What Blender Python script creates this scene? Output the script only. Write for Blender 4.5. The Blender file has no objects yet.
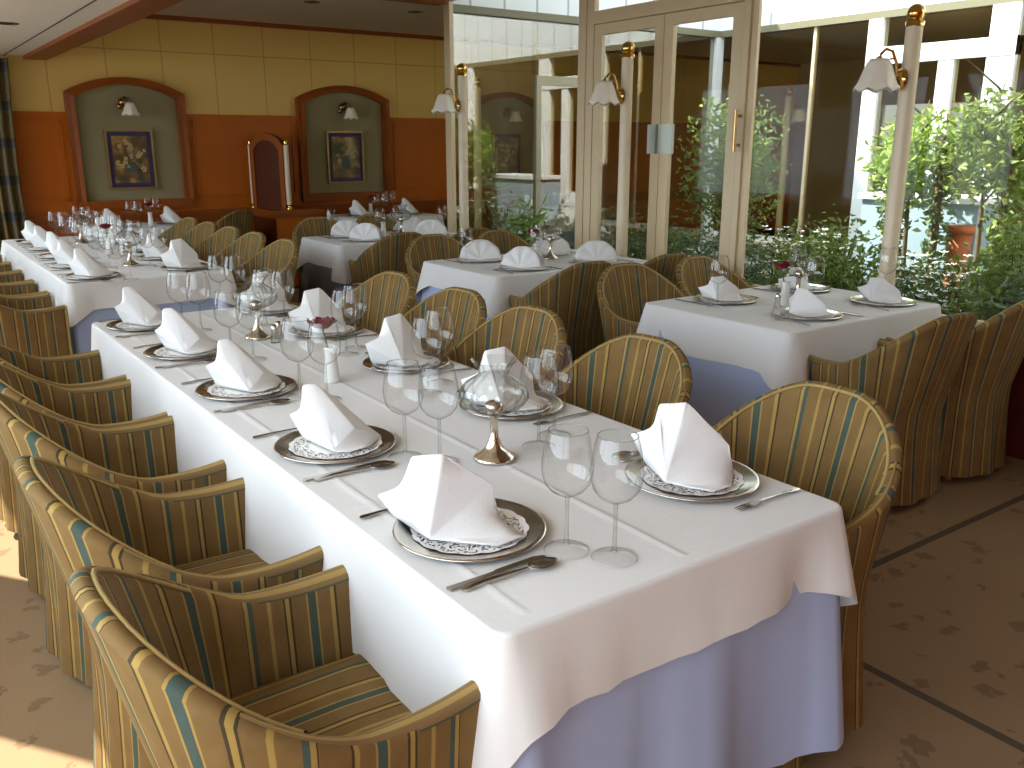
import bpy, math, random
from math import sin, cos, pi, sqrt, radians
from mathutils import Vector, noise
random.seed(7)
SC = bpy.context.scene
COL = SC.collection

# ------------------------------------------------------------------ camera
cam_d = bpy.data.cameras.new('camera'); cam_d.sensor_width = 36; cam_d.lens = 886/1024*36
cam_d.clip_start = 0.02; cam_d.clip_end = 200
cam = bpy.data.objects.new('camera', cam_d); COL.objects.link(cam)
cam.location = (0, 0, 1.55)
cam.rotation_euler = (radians(90-15.277), 0, radians(-35.453))
SC.camera = cam
# ------------------------------------------------------------------ view
SC.view_settings.view_transform = 'Standard'; SC.view_settings.look = 'None'
SC.view_settings.gamma = 1; SC.view_settings.exposure = -0.30
SC.view_settings.use_curve_mapping = False
SC.cycles.transparent_max_bounces = 40
SC.cycles.max_bounces = 10; SC.cycles.diffuse_bounces = 6
SC.cycles.caustics_reflective = False; SC.cycles.caustics_refractive = False
# ------------------------------------------------------------------ sky
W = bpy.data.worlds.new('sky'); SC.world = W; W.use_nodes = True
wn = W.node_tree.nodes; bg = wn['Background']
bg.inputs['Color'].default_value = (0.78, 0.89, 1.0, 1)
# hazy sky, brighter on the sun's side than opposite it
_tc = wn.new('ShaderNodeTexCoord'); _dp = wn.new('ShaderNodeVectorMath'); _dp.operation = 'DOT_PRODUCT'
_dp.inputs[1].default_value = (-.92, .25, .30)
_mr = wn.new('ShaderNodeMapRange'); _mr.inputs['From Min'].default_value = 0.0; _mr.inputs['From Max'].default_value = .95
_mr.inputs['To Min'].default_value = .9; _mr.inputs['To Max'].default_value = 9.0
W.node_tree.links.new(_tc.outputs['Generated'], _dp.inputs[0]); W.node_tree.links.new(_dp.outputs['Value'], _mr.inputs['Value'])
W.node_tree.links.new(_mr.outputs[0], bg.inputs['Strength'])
# ------------------------------------------------------------------ sun
sd = bpy.data.lights.new('sun', 'SUN'); sd.energy = 20.0; sd.angle = radians(0.6); sd.color = (1, .95, .87)
sun = bpy.data.objects.new('sun', sd); COL.objects.link(sun)
sun.rotation_euler = Vector((0.53, -0.74, -1.0)).to_track_quat('-Z', 'Y').to_euler()
# daylight portals of the window wall (they only guide sampling of the sky)
for (y0, y1) in ((-1.6, 3.82), (4.88, 7.0), (7.5, 9.5)):
    ld = bpy.data.lights.new('window_portal', 'AREA'); ld.shape = 'RECTANGLE'; ld.size = 1.58; ld.size_y = y1-y0
    ld.cycles.is_portal = True
    lo = bpy.data.objects.new('window_portal', ld); COL.objects.link(lo)
    lo.location = (-0.80, (y0+y1)/2, 1.52); lo.rotation_euler = (0, radians(-90), 0)

# ================================================================== helpers
class MB:
    def __init__(s): s.v = []; s.f = []; s.uv = {}; s.sm = []
    def add(s, pts, faces, uvs=None, smooth=False):
        b = len(s.v); s.v += [tuple(p) for p in pts]
        for f in faces:
            if uvs: s.uv[len(s.f)] = [uvs[i] for i in f]
            s.f.append(tuple(b+i for i in f)); s.sm.append(smooth)
        return s
    def box(s, x0, y0, z0, x1, y1, z1):
        P = [(x, y, z) for z in (z0, z1) for y in (y0, y1) for x in (x0, x1)]
        return s.add(P, [(0,2,3,1),(4,5,7,6),(0,1,5,4),(2,6,7,3),(0,4,6,2),(1,3,7,5)])
    def grid(s, rows, close_i=False, close_j=False, uv=None, smooth=True):
        n = len(rows); m = len(rows[0]); P = [p for r in rows for p in r]
        U = [u for r in uv for u in r] if uv else None
        F = []
        for i in range(n if close_i else n-1):
            for j in range(m if close_j else m-1):
                a = i*m+j; b = i*m+(j+1) % m; c = ((i+1) % n)*m+(j+1) % m; d = ((i+1) % n)*m+j
                F.append((a, b, c, d))
        return s.add(P, F, U, smooth)
    def lathe(s, prof, n=24, c=(0, 0, 0), rib=0, ribn=0):
        rows = []
        for (r, z) in prof:
            rows.append([(c[0]+r*(1+rib*cos(ribn*2*pi*k/n*1.0))*cos(2*pi*k/n), c[1]+r*(1+rib*cos(ribn*2*pi*k/n))*sin(2*pi*k/n), c[2]+z) for k in range(n)])
        return s.grid(rows, close_j=True)
    def tube(s, path, rad, n=8, cap=True):
        path = [Vector(p) for p in path]; rows = []
        up = Vector((0, 0, 1))
        for i, p in enumerate(path):
            t = (path[min(i+1, len(path)-1)]-path[max(i-1, 0)]).normalized()
            u = up if abs(t.dot(up)) < .95 else Vector((1, 0, 0))
            a = t.cross(u).normalized(); b = a.cross(t).normalized()
            r = rad[i] if isinstance(rad, (list, tuple)) else rad
            rows.append([tuple(p+a*r*cos(2*pi*k/n)+b*r*sin(2*pi*k/n)) for k in range(n)])
        s.grid(rows, close_j=True)
        if cap:
            s.add(rows[0], [tuple(range(n-1, -1, -1))]); s.add(rows[-1], [tuple(range(n))])
        return s
    def sphere(s, c, r, n=14, m=9, sz=1):
        return s.lathe([(max(r*sin(pi*i/m), 1e-4), -r*sz*cos(pi*i/m)) for i in range(m+1)], n, c)
    def build(s, name, mat, parent=None, mods=()):
        me = bpy.data.meshes.new(name); me.from_pydata(s.v, [], s.f)
        if s.uv:
            ul = me.uv_layers.new(name='UVMap')
            for p in me.polygons:
                if p.index in s.uv:
                    for li, u in zip(p.loop_indices, s.uv[p.index]): ul.data[li].uv = u
        me.polygons.foreach_set('use_smooth', s.sm)
        me.materials.append(mat); me.update()
        o = bpy.data.objects.new(name, me); COL.objects.link(o)
        if parent: o.parent = parent
        for (ty, kw) in mods:
            md = o.modifiers.new(ty.lower(), ty)
            for k, v in kw.items(): setattr(md, k, v)
        return o

def tag(o, label, cat, group=None):
    o['label'] = label; o['category'] = cat
    if group: o['group'] = group
    return o
def thing(name, label, cat, loc=(0, 0, 0), rz=0, group=None):
    o = bpy.data.objects.new(name, None); COL.objects.link(o); o.empty_display_size = .05
    o.location = loc; o.rotation_euler = (0, 0, rz)
    return tag(o, label, cat, group)
def struct(o): o['kind'] = 'structure'; return o
def kids(o): return KID.get(o.name, [])
KID = {}
def note_kids(root):
    for o in [root]+list(root.children): KID[o.name] = list(o.children)
def copy_tree(o, parent=None):
    c = o.copy(); COL.objects.link(c)
    if parent: c.parent = parent
    for ch in KID.get(o.name, ()): copy_tree(ch, c)
    return c
PROTO_USED = set()
def place(proto, loc, rz=0, label=None, group=None):
    """first call moves the prototype itself, later ones copy it with all its parts"""
    if proto.name not in PROTO_USED:
        PROTO_USED.add(proto.name); note_kids(proto); o = proto
    else: o = copy_tree(proto)
    o.location = loc; o.rotation_euler = (0, 0, rz)
    if label: o['label'] = label
    if group: o['group'] = group
    return o

# ---------------------------------------------------------------- materials
def newmat(name):
    m = bpy.data.materials.new(name); m.use_nodes = True
    nt = m.node_tree; return m, nt, nt.nodes['Principled BSDF']
def N(nt, ty, **kw):
    n = nt.nodes.new(ty)
    for k, v in kw.items():
        if k.startswith('i_'): n.inputs[k[2:].replace('_', ' ')].default_value = v
        else: setattr(n, k, v)
    return n
def c4(c): return (c[0], c[1], c[2], 1)
def pmat(name, c1, c2=None, scale=8, rough=.6, metal=0, bump=0, bscale=None, stretch=(1, 1, 1), spec=.5, sheen=0):
    m, nt, b = newmat(name)
    b.inputs['Roughness'].default_value = rough; b.inputs['Metallic'].default_value = metal
    b.inputs['Specular IOR Level'].default_value = spec
    if sheen: b.inputs['Sheen Weight'].default_value = sheen
    c2 = c2 or tuple(x*.9 for x in c1)
    tc = N(nt, 'ShaderNodeTexCoord'); mp = N(nt, 'ShaderNodeMapping'); mp.inputs['Scale'].default_value = stretch
    no = N(nt, 'ShaderNodeTexNoise', i_Scale=scale, i_Detail=4.0)
    mx = N(nt, 'ShaderNodeMix', data_type='RGBA')
    mx.inputs['A'].default_value = c4(c1); mx.inputs['B'].default_value = c4(c2)
    L = nt.links.new
    L(tc.outputs['Object'], mp.inputs['Vector']); L(mp.outputs[0], no.inputs['Vector'])
    L(no.outputs['Fac'], mx.inputs['Factor']); L(mx.outputs['Result'], b.inputs['Base Color'])
    if bump:
        n2 = N(nt, 'ShaderNodeTexNoise', i_Scale=bscale or scale*4, i_Detail=3.0)
        bp = N(nt, 'ShaderNodeBump', i_Strength=bump, i_Distance=.01)
        L(mp.outputs[0], n2.inputs['Vector']); L(n2.outputs['Fac'], bp.inputs['Height']); L(bp.outputs[0], b.inputs['Normal'])
    return m
def wood(name, c1, c2, axis_stretch=(1, 1, 8), rough=.35, scale=3):
    return pmat(name, c1, c2, scale, rough, 0, stretch=axis_stretch, spec=.22)
def glassmat(name, tint=(.96, .98, .97), ior=1.45, boost=1.0, rough=0.0, facing=None):
    """thin clear glass: see-through, mirror share by Fresnel"""
    m = bpy.data.materials.new(name); m.use_nodes = True; nt = m.node_tree; nt.nodes.clear(); L = nt.links.new
    out = N(nt, 'ShaderNodeOutputMaterial'); tr = N(nt, 'ShaderNodeBsdfTransparent'); gl = N(nt, 'ShaderNodeBsdfGlossy')
    tr.inputs['Color'].default_value = c4(tint); gl.inputs['Roughness'].default_value = rough
    gl.inputs['Color'].default_value = (1, 1, 1, 1)
    mx = N(nt, 'ShaderNodeMixShader')
    if facing is None:      # Schlick's rule on the viewing angle, the same from both sides
        lw = N(nt, 'ShaderNodeLayerWeight', i_Blend=.5); f0 = ((ior-1)/(ior+1))**2
        pw = N(nt, 'ShaderNodeMath', operation='POWER'); pw.inputs[1].default_value = 5; L(lw.outputs['Facing'], pw.inputs[0])
        ma = N(nt, 'ShaderNodeMath', operation='MULTIPLY_ADD'); ma.inputs[1].default_value = 1-f0; ma.inputs[2].default_value = f0
        L(pw.outputs[0], ma.inputs[0]); src = ma.outputs[0]
    else:
        lw = N(nt, 'ShaderNodeLayerWeight', i_Blend=facing); src = lw.outputs['Facing']
    mu = N(nt, 'ShaderNodeMath', operation='MULTIPLY'); mu.inputs[1].default_value = boost; mu.use_clamp = True
    L(src, mu.inputs[0]); L(mu.outputs[0], mx.inputs[0]); L(tr.outputs[0], mx.inputs[1]); L(gl.outputs[0], mx.inputs[2])
    L(mx.outputs[0], out.inputs[0]); return m

M = {}
M['cloth'] = pmat('white_linen', (.80, .79, .77), (.75, .745, .73), 6, .8, bump=.05, bscale=60, spec=.2, sheen=.1)
M['napkin'] = pmat('white_napkin_linen', (.88, .88, .87), (.83, .83, .82), 9, .75, bump=.08, bscale=90, spec=.2)
M['blue'] = pmat('lavender_blue_cloth', (.45, .53, .76), (.41, .49, .71), 5, .85, spec=.15)
M['greycloth'] = pmat('grey_cloth', (.27, .27, .33), (.23, .23, .29), 5, .85, spec=.15)
M['silver'] = pmat('silver', (.72, .66, .56), (.62, .56, .47), 5, .16, 1)
M['steel'] = pmat('cutlery_steel', (.55, .50, .43), (.42, .38, .32), 14, .22, 1)
M['brass'] = pmat('brass', (.80, .50, .16), (.62, .36, .10), 9, .18, 1)
M['tarnish'] = pmat('dark_brass', (.45, .30, .13), (.30, .19, .08), 9, .25, 1)
def vessel(name, face, edge, f0, power):
    m = bpy.data.materials.new(name); m.use_nodes = True; nt = m.node_tree; nt.nodes.clear(); L = nt.links.new
    out = N(nt, 'ShaderNodeOutputMaterial'); tr = N(nt, 'ShaderNodeBsdfTransparent'); gl = N(nt, 'ShaderNodeBsdfGlossy'); gl.inputs['Roughness'].default_value = .015
    lw = N(nt, 'ShaderNodeLayerWeight', i_Blend=.5)
    p = N(nt, 'ShaderNodeMath', operation='POWER'); p.inputs[1].default_value = power; L(lw.outputs['Facing'], p.inputs[0])
    mc = N(nt, 'ShaderNodeMix', data_type='RGBA'); mc.inputs['A'].default_value = c4(face); mc.inputs['B'].default_value = c4(edge)
    L(p.outputs[0], mc.inputs['Factor']); L(mc.outputs['Result'], tr.inputs['Color'])
    p5 = N(nt, 'ShaderNodeMath', operation='POWER'); p5.inputs[1].default_value = 4.0; L(lw.outputs['Facing'], p5.inputs[0])
    ma = N(nt, 'ShaderNodeMath', operation='MULTIPLY_ADD'); ma.inputs[1].default_value = .6; ma.inputs[2].default_value = f0; L(p5.outputs[0], ma.inputs[0])
    mx = N(nt, 'ShaderNodeMixShader'); L(ma.outputs[0], mx.inputs[0]); L(tr.outputs[0], mx.inputs[1]); L(gl.outputs[0], mx.inputs[2]); L(mx.outputs[0], out.inputs[0]); return m
M['glass'] = vessel('clear_glass', (.99, .992, .988), (.30, .30, .27), .065, 4.5)
M['crystal'] = vessel('cut_crystal', (.93, .935, .92), (.22, .21, .18), .10, 2.0)
M['pane'] = glassmat('window_glass', (.97, .98, .97), 1.16, 1.0)
M['solar'] = glassmat('tinted_window_glass', (.88, .85, .73), 1.24, 1.0)
M['coated'] = glassmat('coated_window_glass', (.86, .84, .74), 2.0, 1.0)
M['frame'] = pmat('beige_metal_frame', (.68, .54, .33), (.62, .49, .30), 3, .45)
M['outframe'] = pmat('white_painted_frame', (.86, .86, .84), (.80, .80, .78), 3, .4)
M['olivebeam'] = pmat('olive_grey_beam', (.19, .17, .10), (.165, .15, .085), 3, .5)
M['polecream'] = pmat('cream_pole_paint', (.74, .63, .44), (.69, .58, .40), 4, .4)
M['shade'] = pmat('opal_glass', (.88, .82, .70), (.84, .77, .64), 10, .3)
M['dado'] = wood('orange_wood_panel', (.50, .125, .006), (.40, .09, .004), (3, 3, .5), .42, 3)
M['trim'] = wood('cherry_wood_trim', (.33, .085, .012), (.24, .055, .008), (1, 1, 1), .3, 4)
M['beamwood'] = wood('brown_wood_beam', (.30, .085, .018), (.22, .06, .012), (4, .4, 4), .4, 3)
M['darkwood'] = wood('dark_wood', (.11, .028, .010), (.075, .02, .008), (2, 2, .5), .3, 3)
M['tablewood'] = wood('table_leg_wood', (.35, .14, .04), (.26, .1, .03), (3, 3, .5), .4, 4)
M['niche'] = pmat('olive_niche_plaster', (.30, .25, .125), (.26, .215, .105), 5, .85)
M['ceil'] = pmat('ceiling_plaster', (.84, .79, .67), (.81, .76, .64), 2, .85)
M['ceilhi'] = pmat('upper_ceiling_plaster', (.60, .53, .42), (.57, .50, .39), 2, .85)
M['wallpaint'] = pmat('plain_wall_paint', (.62, .52, .34), (.58, .48, .31), 3, .8)
M['farwall'] = pmat('far_room_wall', (.52, .40, .22), (.45, .34, .18), 2, .8)
M['farfloor'] = pmat('far_room_carpet', (.22, .15, .08), (.18, .12, .06), 6, .95)
M['soil'] = pmat('garden_soil', (.10, .085, .04), (.05, .06, .025), 9, .95, bump=.5)
M['gravel'] = pmat('pale_plinth_render', (.72, .70, .64), (.60, .58, .52), 25, .9)
M['rose'] = pmat('red_rose_petal', (.24, .004, .008), (.13, .002, .005), 25, .55)
M['stem'] = pmat('green_stem', (.09, .17, .05), (.06, .12, .03), 10, .6)
M['porcelain'] = pmat('white_porcelain', (.78, .77, .72), (.74, .73, .68), 6, .2)
M['bark'] = pmat('bark', (.16, .11, .06), (.09, .06, .03), 20, .9, bump=.4)
M['blossom'] = pmat('white_blossom', (.88, .88, .84), (.80, .80, .75), 20, .7)
M['terracotta'] = pmat('terracotta', (.50, .16, .06), (.42, .12, .04), 12, .8)
M['bluegrey'] = pmat('pale_blue_painted_wood', (.35, .46, .52), (.28, .39, .46), 6, .5)
M['dark'] = pmat('black_recess', (.02, .018, .015), (.015, .012, .01), 8, .6)
M['goldframe'] = pmat('gilt_frame', (.42, .28, .10), (.28, .17, .06), 25, .35, .6)
M['mat'] = pmat('violet_mat_board', (.045, .025, .10), (.035, .02, .075), 12, .6)
M['plinthred'] = wood('dark_red_panel', (.10, .012, .008), (.07, .009, .006), (1, 3, 1), .35, 3)
M['addedground'] = pmat('added_ground_outside', (.26, .24, .21), (.22, .20, .175), 3, .9)
M['yframe'] = pmat('cream_painted_frame', (.42, .37, .24), (.38, .33, .21), 3, .45)
M['plate'] = pmat('door_push_plate', (.46, .50, .44), (.42, .46, .40), 4, .35, .3)

def leafmat(name, c1, c2):
    m = bpy.data.materials.new(name); m.use_nodes = True; nt = m.node_tree; nt.nodes.clear(); L = nt.links.new
    out = N(nt, 'ShaderNodeOutputMaterial'); g = N(nt, 'ShaderNodeNewGeometry')
    mx = N(nt, 'ShaderNodeMix', data_type='RGBA'); mx.inputs['A'].default_value = c4(c1); mx.inputs['B'].default_value = c4(c2)
    L(g.outputs['Random Per Island'], mx.inputs['Factor'])
    d = N(nt, 'ShaderNodeBsdfPrincipled', i_Roughness=.5); t = N(nt, 'ShaderNodeBsdfTranslucent'); ms = N(nt, 'ShaderNodeMixShader'); ms.inputs[0].default_value = .35
    L(mx.outputs['Result'], d.inputs['Base Color']); L(mx.outputs['Result'], t.inputs['Color'])
    L(d.outputs[0], ms.inputs[1]); L(t.outputs[0], ms.inputs[2]); L(ms.outputs[0], out.inputs[0]); return m
M['leafdark'] = leafmat('dark_green_leaf', (.05, .09, .018), (.15, .20, .045))
M['leafmid'] = leafmat('mid_green_leaf', (.10, .17, .03), (.27, .33, .06))
M['leafbright'] = leafmat('bright_green_leaf', (.17, .30, .03), (.36, .46, .08))
M['leafgrey'] = leafmat('grey_green_leaf', (.10, .15, .07), (.20, .26, .11))

def stripe_ramp(nt, coord_socket, period, stops):
    L = nt.links.new
    d = N(nt, 'ShaderNodeMath', operation='DIVIDE'); d.inputs[1].default_value = period
    f = N(nt, 'ShaderNodeMath', operation='FRACT')
    L(coord_socket, d.inputs[0]); L(d.outputs[0], f.inputs[0])
    r = N(nt, 'ShaderNodeValToRGB'); r.color_ramp.interpolation = 'CONSTANT'
    e = r.color_ramp.elements
    e[0].position = 0; e[0].color = c4(stops[0][1]); e[1].position = stops[1][0]; e[1].color = c4(stops[1][1])
    for p, c in stops[2:]:
        k = e.new(p); k.color = c4(c)
    L(f.outputs[0], r.inputs[0]); return r.outputs['Color']
def striped(name, base, yellow, teal, dark):
    m, nt, b = newmat(name); L = nt.links.new
    uv = N(nt, 'ShaderNodeUVMap'); uv.uv_map = 'UVMap'; sp = N(nt, 'ShaderNodeSeparateXYZ')
    L(uv.outputs[0], sp.inputs[0])
    S = [(0, base), (.13, dark), (.15, yellow), (.185, base), (.30, yellow), (.315, teal), (.385, yellow), (.40, base), (.53, dark), (.55, yellow),
         (.585, dark), (.60, base), (.71, yellow), (.74, base), (.86, teal), (.90, yellow), (.93, dark), (.94, base)]
    col = stripe_ramp(nt, sp.outputs['X'], .255, S)
    no = N(nt, 'ShaderNodeTexNoise', i_Scale=14.0, i_Detail=4.0)
    tc = N(nt, 'ShaderNodeTexCoord'); L(tc.outputs['Object'], no.inputs['Vector'])
    mr = N(nt, 'ShaderNodeMapRange'); mr.inputs['To Min'].default_value = .72; mr.inputs['To Max'].default_value = 1.2
    L(no.outputs['Fac'], mr.inputs['Value'])
    mx = N(nt, 'ShaderNodeMix', data_type='RGBA', blend_type='MULTIPLY'); mx.inputs['Factor'].default_value = 1
    L(col, mx.inputs['A']); L(mr.outputs[0], mx.inputs['B']); L(mx.outputs['Result'], b.inputs['Base Color'])
    b.inputs['Roughness'].default_value = .8; b.inputs['Specular IOR Level'].default_value = .15
    n2 = N(nt, 'ShaderNodeTexNoise', i_Scale=9.0, i_Detail=3.0); L(tc.outputs['Object'], n2.inputs['Vector'])
    bp = N(nt, 'ShaderNodeBump', i_Strength=.35, i_Distance=.03); L(n2.outputs['Fac'], bp.inputs['Height']); L(bp.outputs[0], b.inputs['Normal'])
    return m
M['stripe'] = striped('striped_slipcover_fabric', (.215, .132, .048), (.38, .255, .072), (.07, .10, .08), (.07, .05, .025))
def bandmat():
    m, nt, b = newmat('arm_band_fabric'); L = nt.links.new
    uv = N(nt, 'ShaderNodeUVMap'); uv.uv_map = 'UVMap'; sp = N(nt, 'ShaderNodeSeparateXYZ'); L(uv.outputs[0], sp.inputs[0])
    c = stripe_ramp(nt, sp.outputs['X'], 1.01, [(0, (.07, .08, .045)), (.06, (.215, .132, .048)), (.30, (.36, .24, .07)), (.46, (.215, .132, .048)), (.62, (.36, .24, .07)), (.80, (.215, .132, .048)), (.94, (.07, .08, .045))])
    L(c, b.inputs['Base Color']); b.inputs['Roughness'].default_value = .8; return m
M['band'] = bandmat()
M['piping'] = pmat('olive_gold_piping', (.44, .31, .11), (.36, .25, .08), 20, .8)

def carpet():
    m, nt, b = newmat('patterned_brown_carpet'); L = nt.links.new
    tc = N(nt, 'ShaderNodeTexCoord')
    no = N(nt, 'ShaderNodeTexNoise', i_Scale=3.0, i_Detail=5.0); L(tc.outputs['Object'], no.inputs['Vector'])
    mx = N(nt, 'ShaderNodeMix', data_type='RGBA'); mx.inputs['A'].default_value = (.255, .165, .088, 1); mx.inputs['B'].default_value = (.315, .208, .114, 1)
    L(no.outputs['Fac'], mx.inputs['Factor'])
    # scattered leaf sprigs: warped voronoi cells
    w = N(nt, 'ShaderNodeTexNoise', i_Scale=22.0, i_Detail=2.0); L(tc.outputs['Object'], w.inputs['Vector'])
    ad = N(nt, 'ShaderNodeVectorMath', operation='MULTIPLY_ADD'); ad.inputs[1].default_value = (.12, .12, 0)
    L(w.outputs['Color'], ad.inputs[0]); L(tc.outputs['Object'], ad.inputs[2])
    vo = N(nt, 'ShaderNodeTexVoronoi', i_Scale=8.5); vo.inputs['Randomness'].default_value = .55; L(ad.outputs[0], vo.inputs['Vector'])
    lt = N(nt, 'ShaderNodeMath', operation='LESS_THAN'); lt.inputs[1].default_value = .24; L(vo.outputs['Distance'], lt.inputs[0])
    fw = N(nt, 'ShaderNodeMath', operation='MULTIPLY'); fw.inputs[1].default_value = .42; L(lt.outputs[0], fw.inputs[0])
    m2 = N(nt, 'ShaderNodeMix', data_type='RGBA'); m2.inputs['B'].default_value = (.11, .07, .035, 1)
    L(fw.outputs[0], m2.inputs['Factor']); L(mx.outputs['Result'], m2.inputs['A'])
    # dark border lines woven in at x = 2.27 and y = 1.70
    sp = N(nt, 'ShaderNodeSeparateXYZ'); L(tc.outputs['Object'], sp.inputs[0])
    prev = m2.outputs['Result']
    for ax, v in (('X', 2.27), ('Y', 1.70)):
        s = N(nt, 'ShaderNodeMath', operation='SUBTRACT'); s.inputs[1].default_value = v
        a = N(nt, 'ShaderNodeMath', operation='ABSOLUTE'); l = N(nt, 'ShaderNodeMath', operation='LESS_THAN'); l.inputs[1].default_value = .016
        L(sp.outputs[ax], s.inputs[0]); L(s.outputs[0], a.inputs[0]); L(a.outputs[0], l.inputs[0])
        k = N(nt, 'ShaderNodeMath', operation='MULTIPLY'); k.inputs[1].default_value = .8; L(l.outputs[0], k.inputs[0])
        m3 = N(nt, 'ShaderNodeMix', data_type='RGBA'); m3.inputs['B'].default_value = (.055, .05, .04, 1)
        L(k.outputs[0], m3.inputs['Factor']); L(prev, m3.inputs['A']); prev = m3.outputs['Result']
    L(prev, b.inputs['Base Color']); b.inputs['Roughness'].default_value = .95; b.inputs['Specular IOR Level'].default_value = .1
    n2 = N(nt, 'ShaderNodeTexNoise', i_Scale=180.0, i_Detail=2.0); L(tc.outputs['Object'], n2.inputs['Vector'])
    bp = N(nt, 'ShaderNodeBump', i_Strength=.3, i_Distance=.004); L(n2.outputs['Fac'], bp.inputs['Height']); L(bp.outputs[0], b.inputs['Normal'])
    return m
M['carpet'] = carpet()
def seamed(name, c, dark, axis, period, width, off=0, hline=None, rough=.7, noisec=None):
    """panels parted by thin seams every `period` along an axis (and one level seam)"""
    m, nt, b = newmat(name); L = nt.links.new
    tc = N(nt, 'ShaderNodeTexCoord'); sp = N(nt, 'ShaderNodeSeparateXYZ'); L(tc.outputs['Object'], sp.inputs[0])
    s = N(nt, 'ShaderNodeMath', operation='SUBTRACT'); s.inputs[1].default_value = off; L(sp.outputs[axis], s.inputs[0])
    d = N(nt, 'ShaderNodeMath', operation='DIVIDE'); d.inputs[1].default_value = period; L(s.outputs[0], d.inputs[0])
    f = N(nt, 'ShaderNodeMath', operation='FRACT'); L(d.outputs[0], f.inputs[0])
    l = N(nt, 'ShaderNodeMath', operation='LESS_THAN'); l.inputs[1].default_value = width/period; L(f.outputs[0], l.inputs[0])
    fac = l.outputs[0]
    if hline:
        s2 = N(nt, 'ShaderNodeMath', operation='SUBTRACT'); s2.inputs[1].default_value = hline; L(sp.outputs['Z'], s2.inputs[0])
        a = N(nt, 'ShaderNodeMath', operation='ABSOLUTE'); L(s2.outputs[0], a.inputs[0])
        l2 = N(nt, 'ShaderNodeMath', operation='LESS_THAN'); l2.inputs[1].default_value = width/2; L(a.outputs[0], l2.inputs[0])
        mm = N(nt, 'ShaderNodeMath', operation='MAXIMUM'); L(fac, mm.inputs[0]); L(l2.outputs[0], mm.inputs[1]); fac = mm.outputs[0]
    no = N(nt, 'ShaderNodeTexNoise', i_Scale=2.0, i_Detail=3.0); L(tc.outputs['Object'], no.inputs['Vector'])
    m0 = N(nt, 'ShaderNodeMix', data_type='RGBA'); m0.inputs['A'].default_value = c4(c); m0.inputs['B'].default_value = c4(noisec or tuple(x*.92 for x in c))
    L(no.outputs['Fac'], m0.inputs['Factor'])
    mx = N(nt, 'ShaderNodeMix', data_type='RGBA'); mx.inputs['B'].default_value = c4(dark)
    L(fac, mx.inputs['Factor']); L(m0.outputs['Result'], mx.inputs['A']); L(mx.outputs['Result'], b.inputs['Base Color'])
    b.inputs['Roughness'].default_value = rough; return m
M['yellow'] = seamed('yellow_wall_panel', (.78, .52, .14), (.52, .33, .075), 'X', .545, .012, 2.13-.545*6, 2.45, .6)
M['fasciaY'] = seamed('white_fascia_panel', (.86, .88, .88), (.42, .44, .44), 'Y', .395, .025, 6.84-.395*20, None, .5)
M['fasciaX'] = seamed('white_fascia_panel_far', (.86, .88, .88), (.42, .44, .44), 'X', .395, .025, 4.5, None, .5)

def lace():
    m = bpy.data.materials.new('paper_lace'); m.use_nodes = True; nt = m.node_tree; b = nt.nodes['Principled BSDF']; L = nt.links.new
    b.inputs['Base Color'].default_value = (.84, .82, .79, 1); b.inputs['Roughness'].default_value = .85
    tc = N(nt, 'ShaderNodeTexCoord'); vo = N(nt, 'ShaderNodeTexVoronoi', i_Scale=150.0); L(tc.outputs['Object'], vo.inputs['Vector'])
    l = N(nt, 'ShaderNodeMath', operation='LESS_THAN'); l.inputs[1].default_value = .42; L(vo.outputs['Distance'], l.inputs[0])
    ln = N(nt, 'ShaderNodeVectorMath', operation='LENGTH'); L(tc.outputs['Object'], ln.inputs[0])
    g = N(nt, 'ShaderNodeMath', operation='GREATER_THAN'); g.inputs[1].default_value = .072; L(ln.outputs['Value'], g.inputs[0])
    h = N(nt, 'ShaderNodeMath', operation='LESS_THAN'); h.inputs[1].default_value = .114; L(ln.outputs['Value'], h.inputs[0])
    a = N(nt, 'ShaderNodeMath', operation='MULTIPLY'); L(l.outputs[0], a.inputs[0]); L(g.outputs[0], a.inputs[1])
    a2 = N(nt, 'ShaderNodeMath', operation='MULTIPLY'); L(a.outputs[0], a2.inputs[0]); L(h.outputs[0], a2.inputs[1])
    i = N(nt, 'ShaderNodeMath', operation='SUBTRACT'); i.inputs[0].default_value = 1; L(a2.outputs[0], i.inputs[1]); L(i.outputs[0], b.inputs['Alpha'])
    return m
M['lace'] = lace()
def plaid():
    m, nt, b = newmat('plaid_curtain_fabric'); L = nt.links.new
    uv = N(nt, 'ShaderNodeUVMap'); uv.uv_map = 'UVMap'; sp = N(nt, 'ShaderNodeSeparateXYZ'); L(uv.outputs[0], sp.inputs[0])
    g, bl, dk = (.20, .14, .04), (.05, .06, .08), (.035, .025, .018)
    c1 = stripe_ramp(nt, sp.outputs['X'], .30, [(0, g), (.3, bl), (.42, g), (.55, dk), (.7, g), (.85, bl)])
    c2 = stripe_ramp(nt, sp.outputs['Y'], .34, [(0, g), (.35, g), (.4, bl), (.55, dk), (.65, g)])
    mx = N(nt, 'ShaderNodeMix', data_type='RGBA'); mx.inputs['Factor'].default_value = .5; L(c1, mx.inputs['A']); L(c2, mx.inputs['B'])
    L(mx.outputs['Result'], b.inputs['Base Color']); b.inputs['Roughness'].default_value = .9; return m
M['plaid'] = plaid()
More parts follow.
